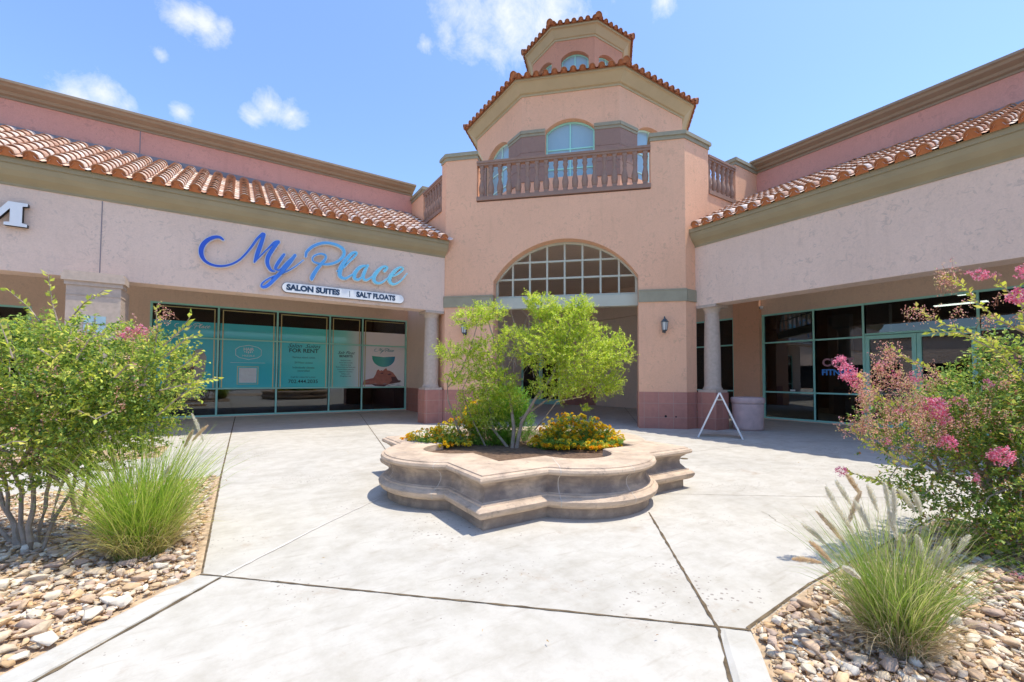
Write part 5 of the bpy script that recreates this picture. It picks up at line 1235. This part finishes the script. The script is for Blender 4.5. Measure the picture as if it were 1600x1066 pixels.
def gravel(poly, n, smin, smax, label, big=0, grp=None, biglabel=None, region=None):
    x0, y0 = np.min(poly, axis=0); x1, y1 = np.max(poly, axis=0)
    if region: x0, y0, x1, y1 = max(x0, region[0]), max(y0, region[1]), min(x1, region[2]), min(y1, region[3])
    A = []
    X, Y = rng.uniform(x0, x1, n*3), rng.uniform(y0, y1, n*3); ok = inside(poly, X, Y) & inside(poly, X+.05, Y) & inside(poly, X-.05, Y) & inside(poly, X, Y+.05) & inside(poly, X, Y-.05) & in_view(X, Y); X, Y = X[ok][:n], Y[ok][:n]
    Vs, Fs, Cs = [], [], []; nv = 0
    for x, y in zip(X, Y):
        s = smin+(smax-smin)*rng.uniform()**2.2; V0, Fq = SH[rng.integers(len(SH))]; V = V0*s; a = rng.uniform(0, 2*PI); t = rng.normal()*.25
        c, sn = math.cos(a), math.sin(a); V = V @ np.array([[1, 0, 0], [0, math.cos(t), math.sin(t)], [0, -math.sin(t), math.cos(t)]]) @ np.array([[c, sn, 0], [-sn, c, 0], [0, 0, 1]])
        V = V+np.array([x, y, .012+s*.22+rng.uniform(0, .02)]); Vs.append(V); Fs.append(Fq+nv); nv += len(V); Cs.append(np.repeat(pick(SC_, 1), len(Fq), axis=0))
    if Vs: fast_mesh('gravel', np.concatenate(Vs), np.concatenate(Fs), 3, np.concatenate(Cs), 'stone', off=(float(X.mean()), float(Y.mean()), 0), label=label, cat='gravel', kind='stuff')
def rocks(poly, spots, label, grp):
    for (x, y, s) in spots:
        V0, Fq = SH[rng.integers(len(SH))]; V = V0*s; a = rng.uniform(0, 2*PI); c, sn = math.cos(a), math.sin(a); V = V @ np.array([[c, sn, 0], [-sn, c, 0], [0, 0, 1]])+np.array([x, y, .03+s*.3])
        fast_mesh('rock', V, Fq, 3, np.repeat(pick(SC_[:7], 1), len(Fq), axis=0), 'stone', off=(x, y, 0), label=label, cat='rock', group=grp)
gravel(BEDS['near left'], 11500, .011, .042, 'tan and cream gravel covering the bed left of the path', region=(-5, .5, 0, 8.2))
gravel(BEDS['near right'], 11000, .010, .042, 'tan and grey gravel covering the bed right of the path', region=(.6, -2.6, 6.5, 1.6))
gravel(BEDS['far left'], 700, .03, .06, 'tan gravel of the far bed behind the left crape myrtle')
gravel(BEDS['far right'], 500, .03, .06, 'tan gravel of the far bed behind the right crape myrtle')
def big_spots(poly, n, region, smin, smax, dmin=.12):
    out = []; k = 0
    while len(out) < n and k < 6000:
        k += 1; x, y = rng.uniform(region[0], region[2]), rng.uniform(region[1], region[3]); X, Y = np.array([x]), np.array([y])
        if not (inside(poly, X, Y)[0] and in_view(X, Y, 10)[0] and all(inside(poly, X+dx, Y+dy)[0] for dx, dy in ((.09, 0), (-.09, 0), (0, .09), (0, -.09)))): continue
        if any((x-a)**2+(y-b)**2 < dmin**2 for a, b, _ in out): continue
        out.append((x, y, rng.uniform(smin, smax)))
    return out
rocks(None, big_spots(BEDS['near left'], 80, (-2.6, 3.0, 0, 5.6), .04, .072), 'flat pale rock lying on the gravel left of the path', 'larger rocks in the left gravel bed')
rocks(None, big_spots(BEDS['near right'], 70, (2.0, -.8, 4.8, 1.5), .034, .06), 'flat tan rock lying on the gravel right of the path', 'larger rocks in the right gravel bed')
# dry leaf litter and straw lying between the stones, a little of it blown onto the paving
def litter(poly, n, region, label):
    X, Y = rng.uniform(region[0], region[2], n*3), rng.uniform(region[1], region[3], n*3); ok = inside(poly, X, Y) & in_view(X, Y); X, Y = X[ok][:n], Y[ok][:n]; m = len(X)
    lv = Leaves(); P = np.stack([X, Y, rng.uniform(.012, .05, m)], 1); D = rand_unit(m); D[:, 2] *= .25; D = unit(D)
    lv.add(P, D, rng.uniform(.01, .045, m), rng.uniform(.003, .012, m), pick([(.55, .38, .18), (.42, .27, .13), (.66, .52, .28), (.32, .2, .12)], m), up=np.array([[0, 0, 1.]])*np.ones((m, 1)))
    o = lv.build('leaf_litter', 'petal', None, label=label, cat='leaf litter', kind='stuff')
litter(BEDS['near left'], 5000, (-3.2, 2.6, 0, 8.), 'dry leaf litter and straw scattered over the left gravel bed')
litter(BEDS['near right'], 5000, (1.8, -1.2, 6., 1.5), 'dry leaf litter and straw scattered over the right gravel bed')
COURT = [(-.1, 4.2), (-.05, 12), (9, 12), (9, 1.6), (2.7, 1.6), (2.3, 1.3), (1.0, .6), (-.7, 3.0)]
litter(COURT, 90, (-.5, .6, 9, 12), 'few dry leaf bits blown over the concrete court')
